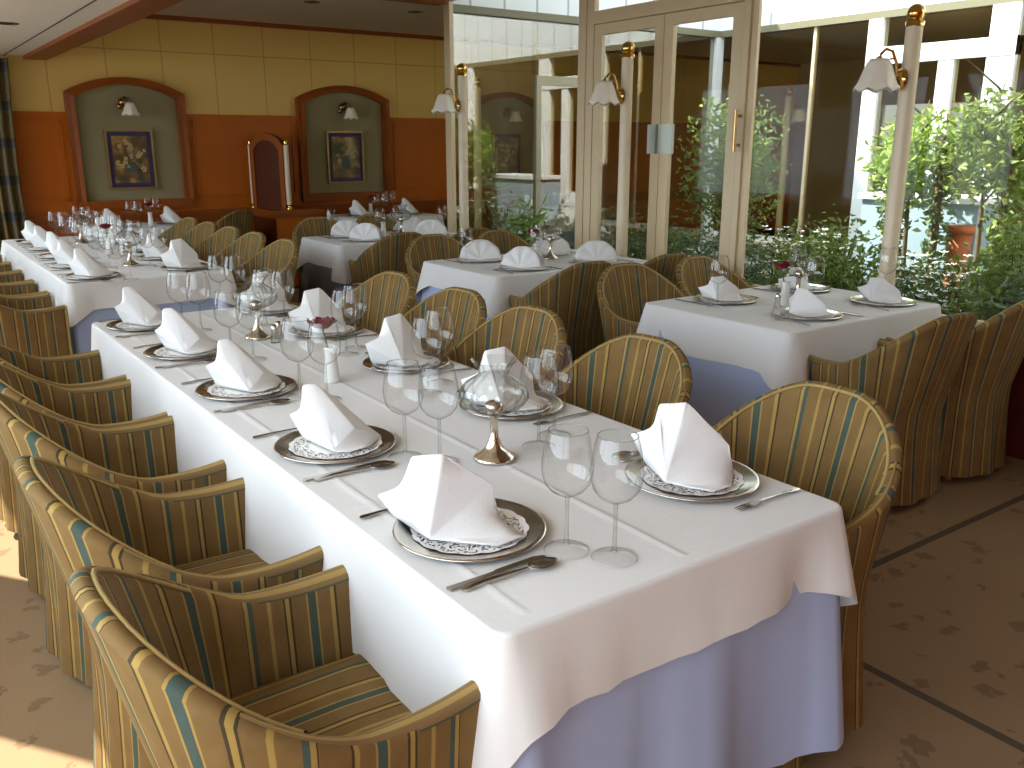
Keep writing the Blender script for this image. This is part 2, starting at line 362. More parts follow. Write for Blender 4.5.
def stilllife(name, seed):
    m, nt, b = newmat(name); L = nt.links.new
    tc = N(nt, 'ShaderNodeTexCoord'); mp = N(nt, 'ShaderNodeMapping'); mp.inputs['Location'].default_value = (seed, seed*.7, seed*1.3); L(tc.outputs['Object'], mp.inputs['Vector'])
    no = N(nt, 'ShaderNodeTexNoise', i_Scale=9.0, i_Detail=5.0); L(mp.outputs[0], no.inputs['Vector'])
    r = N(nt, 'ShaderNodeValToRGB'); e = r.color_ramp.elements
    e[0].position = .35; e[0].color = (.055, .05, .02, 1); e[1].position = .65; e[1].color = (.40, .24, .07, 1)
    k = e.new(.5); k.color = (.16, .09, .03, 1); L(no.outputs['Fac'], r.inputs[0])
    L(r.outputs[0], b.inputs['Base Color']); b.inputs['Roughness'].default_value = .25; b.inputs['Coat Weight'].default_value = .6; b.inputs['Coat Roughness'].default_value = .03
    return m

# ================================================================== SETTING
XN, XF, YF, YB = 4.65, 8.40, 7.60, 10.0      # courtyard near / far glass, courtyard end, back wall
XL, YS = -0.78, -2.2                          # window wall, wall behind the viewer
def sbox(name, mat, *b): return struct(MB().box(*b).build(name, mat))
sbox('floor', M['carpet'], XL-.1, YS-.1, -.1, XN+.02, YB+.1, 0)
sbox('floor', M['carpet'], XN+.02, YF, -.1, 13.0, YB+.1, 0).name = 'floor_far'
sbox('floor_garden_room', M['farfloor'], XF, -.5, -.1, 13.0, YF, 0)
# ceilings: low soffit on the window side, beam, higher ceiling
sbox('ceiling_low', M['ceil'], XL-.1, YS-.1, 2.34, 1.40, YB+.1, 2.44)
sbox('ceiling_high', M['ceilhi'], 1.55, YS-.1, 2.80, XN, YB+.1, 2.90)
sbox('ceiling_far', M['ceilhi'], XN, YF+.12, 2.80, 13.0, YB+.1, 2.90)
sbox('ceiling_garden_room', M['farwall'], XF+.1, -.5, 2.74, 13.0, YF+.12, 2.84)
sbox('trim_1', M['beamwood'], 1.40, YS, 2.31, 1.60, YB, 2.86)                # long brown beam
sbox('trim_2', M['beamwood'], 1.60, 7.38, 2.76, 4.55, 7.56, 2.80)            # cross beam by the corner post
sbox('trim_3', M['trim'], 1.60, YB-.04, 2.755, 13.0, YB, 2.80)               # cornice on the back wall
sbox('trim_4', M['dark'], 1.236, YS, 2.336, 1.244, YB, 2.341)                  # joint in the low ceiling
# back wall: yellow panels above a wood dado
wl = sbox('wall_back', M['yellow'], XL-.1, YB, 0, 13.0, YB+.1, 2.9)
sbox('wall_left_end', M['wallpaint'], XL-.1, 9.5, 0, XL, YB, 2.4)
# openings in the window wall
m = MB(); m.box(XL-.12, YS, 0, XL, YB, .72); m.box(XL-.12, YS, 2.315, XL, YB, 2.4)
m.box(XL-.12, 3.82, .72, XL, 4.88, 2.315); m.box(XL-.12, 7.0, .72, XL, 7.5, 2.315); m.box(XL-.12, YS, .72, XL, -1.6, 2.315)
struct(m.build('wall_left', M['wallpaint']))
for i, (y0, y1, ns) in enumerate(((-1.6, 3.82, 3), (4.88, 7.0, 2), (7.5, 9.5, 1))):
    m = MB()
    for k in range(ns+1):
        y = y0+(y1-y0)*k/ns; m.box(XL-.09, y-.03, .72, XL-.03, y+.03, 2.315)
    m.box(XL-.088, y0, .72, XL-.032, y1, .77); m.box(XL-.088, y0, 2.275, XL-.032, y1, 2.315)
    struct(m.build('window_frame_%d' % (i+1), M['outframe'])).name = 'window_%d' % (i+1)
sbox('wall_behind', M['dado'], XL-.1, YS-.1, 0, XN, YS, 2.9)
sbox('wall_right_end', M['dado'], XN, YS-.1, 0, XN+.1, .5, 2.9)
m = MB(); m.box(13.0, -.5, 0, 13.1, 6.6, 2.9); m.box(13.0, 8.4, 0, 13.1, YB+.1, 2.9); m.box(13.0, 6.6, 0, 13.1, 8.4, 1.5); m.box(13.0, 6.6, 2.1, 13.1, 8.4, 2.9)
struct(m.build('wall_far_right', M['farwall']))
m = MB()
for y in (6.6, 7.48, 8.36): m.box(13.02, y, 1.5, 13.07, y+.04, 2.1)
struct(m.build('window_9', M['outframe']))
sbox('wall_garden_room', M['farwall'], XF, -.6, 0, 13.1, -.5, 2.9)
sbox('ground_added_outside', M['addedground'], -14, -14, -.3, XL-.13, 20, -.02)  # unseen ground added outside the windows to dim reflections and bounce sun in
# dado panels: stop at the three niches
NX = [(1.71, 2.86), (4.10, 5.26), (6.46, 7.56)]
m = MB()
xs = [XL]+[x for n in NX for x in n]+[13.0]
for a, b in zip(xs[::2], xs[1::2]): m.box(a, YB-.03, .0, b, YB, 1.83)
for (a, b) in NX: m.box(a, YB-.03, 0, b, YB, .93)
struct(m.build('wall_dado', M['dado']))
m = MB()
for a, b in zip(xs[::2], xs[1::2]):
    for (p, q) in ((a+.06, b-.06),):
        m.box(p, YB-.045, .98, p+.02, YB-.03, 1.76); m.box(q-.02, YB-.045, .98, q, YB-.03, 1.76)
        m.box(p, YB-.045, 1.74, q, YB-.03, 1.76); m.box(p, YB-.045, .98, q, YB-.03, 1.0)
m.box(XL, YB-.05, 1.80, NX[0][0], YB, 1.835); m.box(NX[0][1], YB-.05, 1.80, NX[1][0], YB, 1.835); m.box(NX[1][1], YB-.05, 1.80, NX[2][0], YB, 1.835)
struct(m.build('trim_5', M['dado']))
m = MB(); m.box(XL, YB-.09, .80, 13, YB-.02, .84); m.box(XL, YB-.06, .70, 13, YB-.02, .80); struct(m.build('trim_6', M['trim']))
sbox('baseboard_back', M['darkwood'], XL, YB-.05, 0, 13.0, YB-.028, .12)
# arched niches
def arch_pts(x0, x1, zs, rise, n=18):
    c = (x0+x1)/2; hw = (x1-x0)/2; R = (hw*hw+rise*rise)/(2*rise); zc = zs+rise-R; a = math.asin(hw/R)
    return [(c+R*sin(-a+2*a*i/n), zc+R*cos(-a+2*a*i/n)) for i in range(n+1)]
for i, (a, b) in enumerate(NX):
    wd = .085
    outer = [(a, .90)]+arch_pts(a, b, 2.03, .15)+[(b, .90)]
    inner = [(a+wd, .97)]+arch_pts(a+wd, b-wd, 1.98, .13)+[(b-wd, .97)]
    m = MB(); y0, y1 = YB-.075, YB+.0
    rows = [[(x, y1, z) for x, z in outer], [(x, y0, z) for x, z in outer], [(x, y0+.012, z) for x, z in [((p[0]+q[0])/2, (p[1]+q[1])/2) for p, q in zip(outer, inner)]], [(x, y0, z) for x, z in inner], [(x, y1, z) for x, z in inner]]
    m.grid(rows, smooth=False); m.box(a, y0-.01, .88, b, y1, .97)
    fr = struct(m.build('trim_%d' % (7+i), M['trim']))
    m = MB(); poly = [(x, YB-.008, z) for x, z in inner]; m.add(poly, [tuple(range(len(poly)))])
    o = struct(m.build('wall_niche', M['niche'])); o.name = 'wall_niche_%d' % (i+1)
# pictures and sconces in the niches
def picture(cx, label, seed):
    w, h = .235, .30; z = 1.375
    t = thing('framed_picture', label, 'picture', (cx, YB-.012, z), 0, 'still life pictures in the niches')
    m = MB()
    for (x0, z0, x1, z1) in ((-w, -h, w, -h+.022), (-w, h-.022, w, h), (-w, -h+.022, -w+.022, h-.022), (w-.022, -h+.022, w, h-.022)): m.box(x0, -.032, z0, x1, 0, z1)
    m.build('frame', M['goldframe'], t)
    w2, h2 = w-.022, h-.022; w3, h3 = w-.062, h-.066
    m = MB(); m.box(-w2, -.016, -h2, w2, -.002, h2); m.build('mat_board', M['mat'], t)
    m = MB(); m.box(-w3, -.020, -h3, w3, -.0162, h3); c = m.build('canvas', stilllife('still_life_paint_%d' % seed, seed), t)
    m = MB(); rr = random.Random(seed)
    for k in range(20):
        x = rr.gauss(0, .07); zz = rr.gauss(.05, .075)
        if abs(x) > w3-.03 or abs(zz) > h3-.03: continue
        r = rr.uniform(.012, .024)
        for p in range(5):
            an = p*2*pi/5+rr.random(); px, pz = x+r*.8*cos(an), zz+r*.8*sin(an)
            m.add([(px+r*.6*cos(q*pi/3), -.0205-.0004*p, pz+r*.6*sin(q*pi/3)) for q in range(6)], [tuple(range(6))])
    m.build('painted_flowers', M['blossompaint'], c)
    m = MB(); m.add([(-.05, -.0203, -.14), (.05, -.0203, -.14), (.065, -.0203, -.07), (.03, -.0203, -.02), (-.03, -.0203, -.02), (-.065, -.0203, -.07)], [tuple(range(6))])
    m.build('painted_vase', M['vasepaint'], c)
    return t
M['blossompaint'] = pmat('painted_cream_petals', (.55, .43, .22), (.40, .26, .10), 40, .4)
M['vasepaint'] = pmat('painted_green_vase', (.07, .09, .07), (.05, .06, .05), 30, .4)
picture(2.27, 'flower still life in gilt frame and violet mat inside left arched niche', 3)
picture(4.68, 'flower still life in gilt frame inside arched niche right of the wooden divider', 5)
picture(7.02, 'framed flower picture in the arched niche seen through the courtyard glass', 8)
def shade_rows(m, c, axis_tilt=0, R=.075, H=.13, n=40, scal=8):
    rows = []
    for i in range(9):
        t = i/8; r = R*(.42+.58*t**.75+.10*t**6); z = -H*t
        row = []
        for k in range(n):
            a = 2*pi*k/n; sc = t**5
            row.append((c[0]+r*(1+.06*sc*cos(scal*a))*cos(a), c[1]+r*(1+.06*sc*cos(scal*a))*sin(a), c[2]+z+.010*sc*cos(scal*a)))
        rows.append(row)
    m.add([(c[0], c[1], c[2]+.004)]+rows[0], [(0, k+1, (k+1) % n+1) for k in range(n)], smooth=True)
    m.grid(rows, close_j=True)
def sconce(cx, label):
    t = thing('wall_sconce', label, 'wall lamp', (cx, YB-.012, 1.90), 0, 'niche wall lamps')
    m = MB(); m.sphere((0, -.01, .04), .045, sz=1); m.sphere((-.035, -.02, .0), .03); m.sphere((.02, -.03, .07), .025); m.build('backplate', M['tarnish'], t)
    m = MB(); m.tube([(0, -.02, .04), (.0, -.10, .09), (.02, -.16, .07), (.03, -.17, .03)], .008, 8); m.build('arm', M['tarnish'], t)
    m = MB(); shade_rows(m, (.03, -.17, .03), R=.075, H=.12); m.build('lamp_shade', M['shade'], t, [('SOLIDIFY', dict(thickness=.004))])
sconce(2.25, 'small brass wall lamp with white shade above the left niche picture')
sconce(4.67, 'small brass wall lamp with white shade above picture right of wooden divider')
sconce(7.02, 'small brass wall lamp above the picture seen through the courtyard glass')
# downlights
def downlight(x, y, z, label):
    t = thing('recessed_downlight', label, 'ceiling light', (x, y, z), 0, 'recessed ceiling spots')
    MB().lathe([(.055, -.004), (.075, -.004), (.078, 0.0)], 20).build('ring', M['tarnish'], t)
    m = MB(); m.lathe([(.0005, -.001), (.055, -.001)], 20); m.build('lens', M['dark'], t)
downlight(.96, 7.35, 2.34, 'recessed spot in low left ceiling, nearer the back wall')
downlight(1.08, 5.85, 2.34, 'recessed spot in low left ceiling at top edge of photo')
downlight(3.62, 8.28, 2.80, 'recessed spot in upper ceiling, left of two')
downlight(4.72, 8.29, 2.80, 'recessed spot in upper ceiling beside the glass corner post')
# plaid curtain at the left end of the back wall
n = 60; rows = []; uvs = []
for j in range(14):
    z = .04+2.26*j/13; r = []; u = []
    for i in range(n):
        x = .55+.70*i/(n-1); r.append((x-.04*sin(pi*j/13)*(i/n), 9.82+.045*sin(i*.85)+.01*sin(i*.3+j*.4), z)); u.append((i*.018, z))
    rows.append(r); uvs.append(u)
m = MB(); m.grid(rows, uv=uvs); cu = m.build('curtain', M['plaid'], None, [('SOLIDIFY', dict(thickness=.004))])
tag(cu, 'gold and blue plaid curtain hanging at left end of back wall', 'curtain')
# wooden divider with two white columns beside the niche
t = thing('wooden_divider', 'wooden divider with arched panel between two white columns by back wall', 'divider', (3.62, 9.66, 0))
m = MB(); m.box(-.12, -.40, 0, .38, .26, .80); m.build('base_cabinet', M['darkwood'], t)
m = MB(); m.box(-.115, -.415, .03, .375, -.40, .78); m.build('lit_end_panel', M['dado'], t)  # orange puts the lit end face into the colour; cabinet sides stay dark
m = MB(); m.box(-.16, -.46, .80, .42, .26, .845); m.box(-.14, -.43, .76, .40, .26, .80); m.build('counter_rail', M['trim'], t)
fa, ne = Vector((-.12, .22)), Vector((.10, -.26)); dv = (ne-fa); LN = dv.length; dv.normalize(); pv = Vector((-dv.y, dv.x))
def onp(u, w, z): q = fa+dv*u+pv*w; return (q.x, q.y, z)
ap = [(.02, .845)]+arch_pts(.02, LN-.02, 1.52, .12, 14)+[(LN-.02, .845)]; ip = [(.08, .845)]+arch_pts(.08, LN-.08, 1.46, .11, 14)+[(LN-.08, .845)]
m = MB(); k = len(ap); m.add([onp(u, -.02, z) for u, z in ap]+[onp(u, .02, z) for u, z in ap], [tuple(range(k)), tuple(range(2*k-1, k-1, -1))]+[(i, i+1, k+i+1, k+i) for i in range(k-1)]); pn = m.build('arched_panel', M['darkwood'], t)
m = MB()
for w0, w1 in ((-.035, -.018), (.018, .035)):
    m.grid([[onp(u, w0, z) for u, z in ap], [onp(u, w1, z) for u, z in ap], [onp(u, w1, z) for u, z in ip], [onp(u, w0, z) for u, z in ip]], close_i=True, smooth=False)
m.build('arch_moulding', M['trim'], t)
for q in (fa, ne):
    m = MB(); m.lathe([(.026, .89), (.028, 1.2), (.026, 1.52)], 14, (q.x, q.y, 0)); c = m.build('column', M['polecream'], t)
    m = MB(); m.lathe([(.034, .845), (.034, .86), (.018, .875), (.028, .89)], 14, (q.x, q.y, 0)); m.build('foot', M['brass'], c)
    m = MB(); m.lathe([(.026, 1.52), (.018, 1.535), (.026, 1.55), (.016, 1.575), (.001, 1.58)], 14, (q.x, q.y, 0)); m.build('finial', M['brass'], c)

# ---------------- courtyard glazing (near side, x = XN)
def frame_boxes(name, mat, boxes, panes=(), gl='pane'):
    m = MB()
    for b in boxes: m.box(*b)
    o = struct(m.build(name, mat))
    for p in panes: MB().box(*p).build('pane', M[gl], o)
    return o
x0, x1 = XN-.022, XN+.022
frame_boxes('window_4', M['frame'], [(x0, 7.50, 0, x1, 7.60, 2.80), (x0, 5.53, 0, x1, 5.62, 2.80), (x0, 5.62, 2.87, x1, 7.48, 2.90), (x0, 5.62, 0, x1, 7.48, .30)],
            [(XN-.005, 5.62, .30, XN+.005, 7.48, 2.87)])
# door set: frame, transom, two leaves
d = frame_boxes('door_1', M['frame'], [(x0, 5.44, 0, x1, 5.52, 2.80), (x0, 3.95, 0, x1, 4.0, 2.80), (x0-.01, 3.97, 2.40, x1, 5.44, 2.49), (x0, 3.97, 2.74, x1, 5.44, 2.80)],
                [(XN-.005, 3.97, 2.49, XN+.005, 5.44, 2.74)])
def leaf_door(ya, yb, hside):
    m = MB(); s = .085
    for b in ((x0+.004, ya, .02, x1-.004, ya+s, 2.395), (x0+.004, yb-s, .02, x1-.004, yb, 2.395), (x0+.004, ya+s, 2.32, x1-.004, yb-s, 2.395), (x0+.004, ya+s, .02, x1-.004, yb-s, .20)): m.box(*b)
    l = m.build('door_leaf', M['frame'], d)
    MB().box(XN-.005, ya+s, .2, XN+.005, yb-s, 2.32).build('pane', M['pane'], l)
    return l
la = leaf_door(4.705, 5.435, 0); lb = leaf_door(4.005, 4.698, 1)
MB().box(XN-.045, 4.72, 1.47, XN-.019, 4.80, 1.67).build('push_plate', M['plate'], la)
MB().box(XN-.045, 4.56, 1.47, XN-.019, 4.69, 1.67).build('push_plate', M['plate'], lb)
m = MB(); m.tube([(XN-.07, 3.975, 1.49), (XN-.07, 3.975, 1.75)], .012, 8); m.box(XN-.07, 3.965, 1.52, XN-.02, 3.985, 1.54); m.box(XN-.07, 3.965, 1.70, XN-.02, 3.985, 1.72); m.build('handle', M['tarnish'], lb)
frame_boxes('window_5', M['frame'], [(x0+.02, 3.90, 0, x1, 3.95, 2.80), (x0, .5, 2.87, x1, 3.87, 2.90), (x0, .5, .60, x1, 3.80, .645), (x0, .5, 0, x1, .6, 2.80)],
            [(XN-.005, .6, .645, XN+.005, 3.87, 2.87)])
sbox('wall_sill', M['plinthred'], XN-.10, .5, 0, XN+.06, 3.80, .58)
sbox('trim_11', M['outframe'], XN-.14, .5, .58, XN-.045, 3.80, .61)
# roof edges around the courtyard: fascia and beam
sbox('wall_fascia_1', M['fasciaY'], XN-.06, .4, 2.98, XN+.06, YF, 3.9)
sbox('trim_12', M['olivebeam'], XN-.05, .4, 2.90, XN+.09, YF, 2.98)
sbox('wall_fascia_2', M['fasciaX'], XN, YF-.03, 2.79, XF, YF+.12, 3.9)
sbox('trim_13', M['olivebeam'], XN+.04, YF-.05, 2.72, XF, YF+.10, 2.79)
sbox('wall_fascia_3', M['fasciaY'], XF-.03, .4, 2.79, XF+.12, YF+.1, 3.9)
sbox('trim_14', M['olivebeam'], XF-.05, .4, 2.72, XF+.10, YF+.1, 2.79)
sbox('wall_courtyard_end', M['gravel'], XN, .3, 0, XF+.1, .4, 3.9)
# far glazing at YF
frame_boxes('window_6', M['outframe'], [(XF-.10, YF-.05, 0, XF+.02, YF+.05, 2.72), (6.50, YF-.03, 0, 6.56, YF+.04, 2.72), (XN+.04, YF-.03, 0, 5.66, YF+.03, .30), (6.56, YF-.03, 0, XF-.1, YF+.03, .30)],
            [(XN+.06, YF-.004, .30, 5.70, YF+.004, 2.72), (6.56, YF-.004, .30, XF-.1, YF+.004, 2.72), (5.66, YF-.004, 2.20, 6.50, YF+.004, 2.72)], 'coated')
d2 = frame_boxes('door_2', M['yframe'], [(5.70, YF-.03, 0, 5.76, YF+.03, 2.20), (5.76, YF-.03, 2.11, 6.50, YF+.03, 2.20)], [(5.76, YF-.004, .02, 6.50, YF+.004, 2.11)], 'coated')
# far glazing at XF
frame_boxes('window_7', M['outframe'], [(XF-.05, 5.46, 0, XF+.05, 5.62, 2.72), (XF-.03, 5.62, .44, XF+.05, 7.5, .50)],
            [(XF-.004, 5.62, .5, XF+.004, 7.5, 2.72)], 'solar')
sbox('trim_15', M['frame'], XF-.02, 6.25, .5, XF+.03, 6.285, 2.72)
frame_boxes('door_3', M['outframe'], [(XF-.05, 4.70, 0, XF+.05, 4.85, 2.29), (XF-.06, 4.15, 2.29, XF+.05, 5.46, 2.45), (XF-.05, 4.15, 0, XF+.05, 4.40, 2.72), (XF-.04, 4.85, 0, XF+.04, 5.46, .85), (XF-.04, 4.40, 0, XF+.04, 4.70, .85)],
            [(XF-.004, 4.85, .85, XF+.004, 5.46, 2.29), (XF-.004, 4.40, .85, XF+.004, 4.70, 2.29), (XF-.004, 4.40, 2.45, XF+.004, 5.46, 2.72)], 'solar')
frame_boxes('window_8', M['outframe'], [(XF-.05, .4, 0, XF+.05, 4.15, .5), (XF-.05, 2.2, .5, XF+.05, 2.35, 2.72)], [(XF-.004, .4, .5, XF+.004, 2.2, 2.72), (XF-.004, 2.35, .5, XF+.004, 4.15, 2.72)], 'solar')
sbox('wall_plinth', M['gravel'], XF-.04, 5.62, 0, XF+.05, 7.5, .40)
sbox('trim_16', M['frame'], XF-.12, 5.62, .40, XF+.05, 7.5, .44)
sbox('floor_garden', M['soil'], XN+.05, .4, -.12, XF-.03, YF-.05, .02)

# ================================================================== LAMP POSTS
def make_post():
    t = thing('lamp_post', 'cream lamp post', 'lamp post')
    m = MB(); m.lathe([(.044, .06), (.044, .4), (.041, 2.12)], 24); m.build('pole', M['polecream'], t)
    m = MB(); m.lathe([(.075, 0), (.075, .03), (.055, .05), (.046, .075)], 24); m.build('foot', M['brass'], t)
    m = MB(); m.lathe([(.045, 2.11), (.046, 2.135), (.03, 2.14)], 24); m.sphere((0, 0, 2.175), .045, 20, 12); m.build('finial', M['brass'], t)
    # bracket on the window-ward side, arm towards the room
    m = MB(); m.sphere((0, -.0, 1.86), .001)
    m = MB(); m.lathe([(.001, .030), (.030, .028), (.048, .014), (.055, 0), (.055, -.006)], 20)
    m.v = [(-(z)-.040, x, 1.86+y) for (x, y, z) in m.v]; m.build('wall_plate', M['brass'], t)
    m = MB(); m.tube([(-.06, 0, 1.86), (-.075, .0, 1.94), (-.10, 0, 1.995), (-.135, 0, 2.005), (-.16, 0, 1.98), (-.165, 0, 1.955)], .008, 10)
    m.sphere((-.165, 0, 1.955), .018); m.tube([(-.075, 0, 1.94), (-.09, 0, 1.96), (-.115, 0, 1.955), (-.11, 0, 1.935)], .006, 8)
    m.build('bracket', M['brass'], t)
    m = MB(); shade_rows(m, (-.165, 0, 1.955), R=.100, H=.150); m.build('lamp_shade', M['shade'], t, [('SOLIDIFY', dict(thickness=.004))])
    return t
post = make_post(); PG = 'cream lamp posts by the glass'
for (x, y, rz, lb) in ((4.43, 2.72, radians(-32), 'tall cream lamp post with brass ball beside right glass-side table'),
                   (4.43, 4.84, radians(-20), 'cream lamp post with frilled shade in front of the glass door'),
                   (4.43, 6.98, radians(-20), 'cream lamp post with frilled shade near the glass corner post'),
                   (9.80, 7.65, radians(150), 'cream lamp post in the dark room across the courtyard'),
                   (9.80, 5.15, radians(150), 'cream lamp post seen through the white courtyard doors'),
                   (5.55, 8.45, radians(-20), 'cream lamp post beyond far courtyard glass, before the niche')):
    place(post, (x, y, 0), rz, lb, PG)

# ================================================================== TABLES
def table(x0, y0, x1, y1, label, grp):
    t = thing('dining_table', label, 'table', ((x0+x1)/2, (y0+y1)/2, 0), 0, grp); w = (x1-x0)/2; d = (y1-y0)/2
    m = MB(); m.box(-w+.004, -d+.004, .705, w-.004, d-.004, .738); m.build('tabletop', M['tablewood'], t)
    for sx in (-1, 1):
        for sy in (-1, 1):
            m = MB(); m.lathe([(.020, 0), (.027, .3), (.032, .705)], 12, (sx*(w-.10), sy*(d-.09), 0)); m.build('leg', M['tablewood'], t)
    return t
def drape(x0, y0, x1, y1, ztop, over, name, mat, label, cat, seed, corner=.5, flare=.03, folds=.006, creases=(), group=None, off=0.0, cdisp=.05):
    """cloth with rounded corners, over = (left, front, right, back) overhangs"""
    rnd = random.Random(seed); m = MB(); r = .03
    x0 -= off; y0 -= off; x1 += off; y1 += off
    # perimeter counterclockwise from front-left
    per = []
    def seg(ax, ay, bx, by, nx, ny, side):
        L = math.hypot(bx-ax, by-ay); k = max(8, int(L/.045))
        for i in range(k+1):
            tt = i/k; dist = min(tt, 1-tt)*L
            per.append((ax+(bx-ax)*tt, ay+(by-ay)*tt, nx, ny, dist, side, None))
    def corn(cx, cy, a0, sa, sb):
        for i in range(1, 8):
            tt = i/8; a = a0+pi/2*tt
            per.append((cx+r*cos(a), cy+r*sin(a), cos(a), sin(a), 0, (sa, sb, tt), None))
    seg(x0+r, y0, x1-r, y0, 0, -1, 1); corn(x1-r, y0+r, -pi/2, 1, 2)
    seg(x1, y0+r, x1, y1-r, 1, 0, 2); corn(x1-r, y1-r, 0, 2, 3)
    seg(x1-r, y1, x0+r, y1, 0, 1, 3); corn(x0+r, y1-r, pi/2, 3, 0)
    seg(x0, y1-r, x0, y0+r, -1, 0, 0); corn(x0+r, y0+r, pi, 0, 1)
    n = len(per); K = 14; cols = []
    ph = [rnd.uniform(0, 6.28) for _ in range(4)]; s = 0
    for i, (px, py, nx, ny, dist, side, _) in enumerate(per):
        if i: s += math.hypot(px-per[i-1][0], py-per[i-1][1])
        if isinstance(side, tuple):
            cw = 1-0.0*abs(side[2]-.5); o = over[side[0]]*(1-side[2])+over[side[1]]*side[2]; cw = 1
        else:
            cw = math.exp(-(dist/.055)**2); o = over[side]
        o2 = o*(1+corner*cw) if o < .50 else o
        col = [(px, py, ztop)]
        for k in range(1, K+1):
            tt = k/K
            if k <= 3:
                a = k/3*pi/2; col.append((px+nx*.010*sin(a), py+ny*.010*sin(a), ztop-.010*(1-cos(a))))
            else:
                t2 = (k-3)/(K-3); z = ztop-.010-(o2-.010)*t2
                out = .010+flare*t2*(.4+.6*sin(s*7+ph[0])**2)+cdisp*cw*t2+folds*t2*sin(s*23+ph[1])+folds*.7*t2*sin(s*51+ph[2])
                # the cloth folds in on either side of a corner cone
                if not isinstance(side, tuple): out -= .014*t2*math.exp(-((dist-.12)/.05)**2)
                out = max(out, .006)
                col.append((px+nx*out, py+ny*out, max(z+.004*sin(s*9+ph[3])*t2, .012)))
        cols.append(col)
    m.grid(cols, close_i=True)
    # top sheet: fine grid so creases can be raised
    gx = sorted(set([x0+r]+[x0+r+(x1-x0-2*r)*i/14 for i in range(15)]+[c+e for (ax, c) in creases if ax == 'x' for e in (-.02, -.008, 0, .008, .02)]))
    gy = sorted(set([y0+r+(y1-y0-2*r)*i/24 for i in range(25)]+[c+e for (ax, c) in creases if ax == 'y' for e in (-.02, -.008, 0, .008, .02)]))
    def hz(x, y):
        h = .0
        for ax, c in creases:
            dd = (x if ax == 'x' else y)-c
            h += .0035*max(0, 1-abs(dd)/.009)
        return ztop+h+.0006*noise.noise((x*5, y*5, seed))
    ins = lambda x, y: hz(x, y) if (x0+r+1e-4 < x < x1-r-1e-4 and y0+r+1e-4 < y < y1-r-1e-4) else ztop
    m.grid([[(x, y, ins(x, y)) for x in gx] for y in gy])
    # border strips and corner fans between grid and perimeter
    m.add([(x0+r, y0, ztop), (x1-r, y0, ztop), (x1-r, y0+r, ztop), (x0+r, y0+r, ztop)], [(0, 1, 2, 3)])
    m.add([(x0+r, y1-r, ztop), (x1-r, y1-r, ztop), (x1-r, y1, ztop), (x0+r, y1, ztop)], [(0, 1, 2, 3)])
    m.add([(x0, y0+r, ztop), (x0+r, y0+r, ztop), (x0+r, y1-r, ztop), (x0, y1-r, ztop)], [(0, 1, 2, 3)])
    m.add([(x1-r, y0+r, ztop), (x1, y0+r, ztop), (x1, y1-r, ztop), (x1-r, y1-r, ztop)], [(0, 1, 2, 3)])
    for cx, cy, a0 in ((x1-r, y0+r, -pi/2), (x1-r, y1-r, 0), (x0+r, y1-r, pi/2), (x0+r, y0+r, pi)):
        P = [(cx, cy, ztop)]+[(cx+r*cos(a0+pi/2*i/8), cy+r*sin(a0+pi/2*i/8), ztop) for i in range(9)]
        m.add(P, [(0, i, i+1) for i in range(1, 9)])
    o = m.build(name, mat)
    return tag(o, label, cat, group)
ZT = .752
def dressed(x0, y0, x1, y1, nm, wover, under, seed, creases=(), corner=.38, cd=.05):
    table(x0, y0, x1, y1, 'wooden dining table with turned legs hidden under cloths, '+nm, 'dining tables')
    drape(x0, y0, x1, y1, .745, (.585,)*4, 'undercloth', M[under], ('grey' if under == 'greycloth' else 'lavender blue')+' floor-length undercloth on the '+nm, 'tablecloth', seed+50, 0, .045, .010, (), 'undercloths', .004, cdisp=.03)
    drape(x0, y0, x1, y1, ZT, wover, 'tablecloth', M['cloth'], 'white linen top cloth draped over the '+nm, 'tablecloth', seed, corner, .03, .004, creases, 'white tablecloths', .012, cdisp=cd)
TA = (.762, 1.10, 1.69, 4.36); TBq = (.88, 5.70, 1.82, 8.62)
T2 = (3.19, 2.38, 4.36, 3.27); TM = (3.08, 4.47, 4.36, 5.36); TB = (3.03, 6.62, 4.30, 7.38)
TW1 = (1.72, 9.00, 2.66, 9.70); TW2 = (4.25, 8.75, 5.25, 9.55); TG = (6.40, 8.50, 7.50, 9.20)
dressed(*TA, 'front long table', (.30, .175, .26, .30), 'blue', 1, (('x', 1.222), ('y', 1.72), ('y', 2.98), ('y', 3.52), ('x', .83)), .12, .025)
dressed(*TBq, 'far long table', (.25, .165, .28, .25), 'blue', 2, (('x', 1.35), ('y', 7.1)), .3)
dressed(*T2, 'right table by the glass', (.205, .22, .27, .27), 'blue', 3, (('y', 2.83),), .2)
dressed(*TM, 'middle table by the glass', (.155, .24, .25, .25), 'blue', 4, (('x', 3.72),))
dressed(*TB, 'back table by the glass', (.20, .22, .25, .25), 'greycloth', 5, ())
dressed(*TW1, 'small table under left niche', (.25, .25, .25, .25), 'greycloth', 6, ())
dressed(*TW2, 'small table under right niche', (.25, .25, .25, .25), 'greycloth', 7, ())
dressed(*TG, 'table beyond the courtyard glass', (.25, .25, .25, .25), 'blue', 8, ())

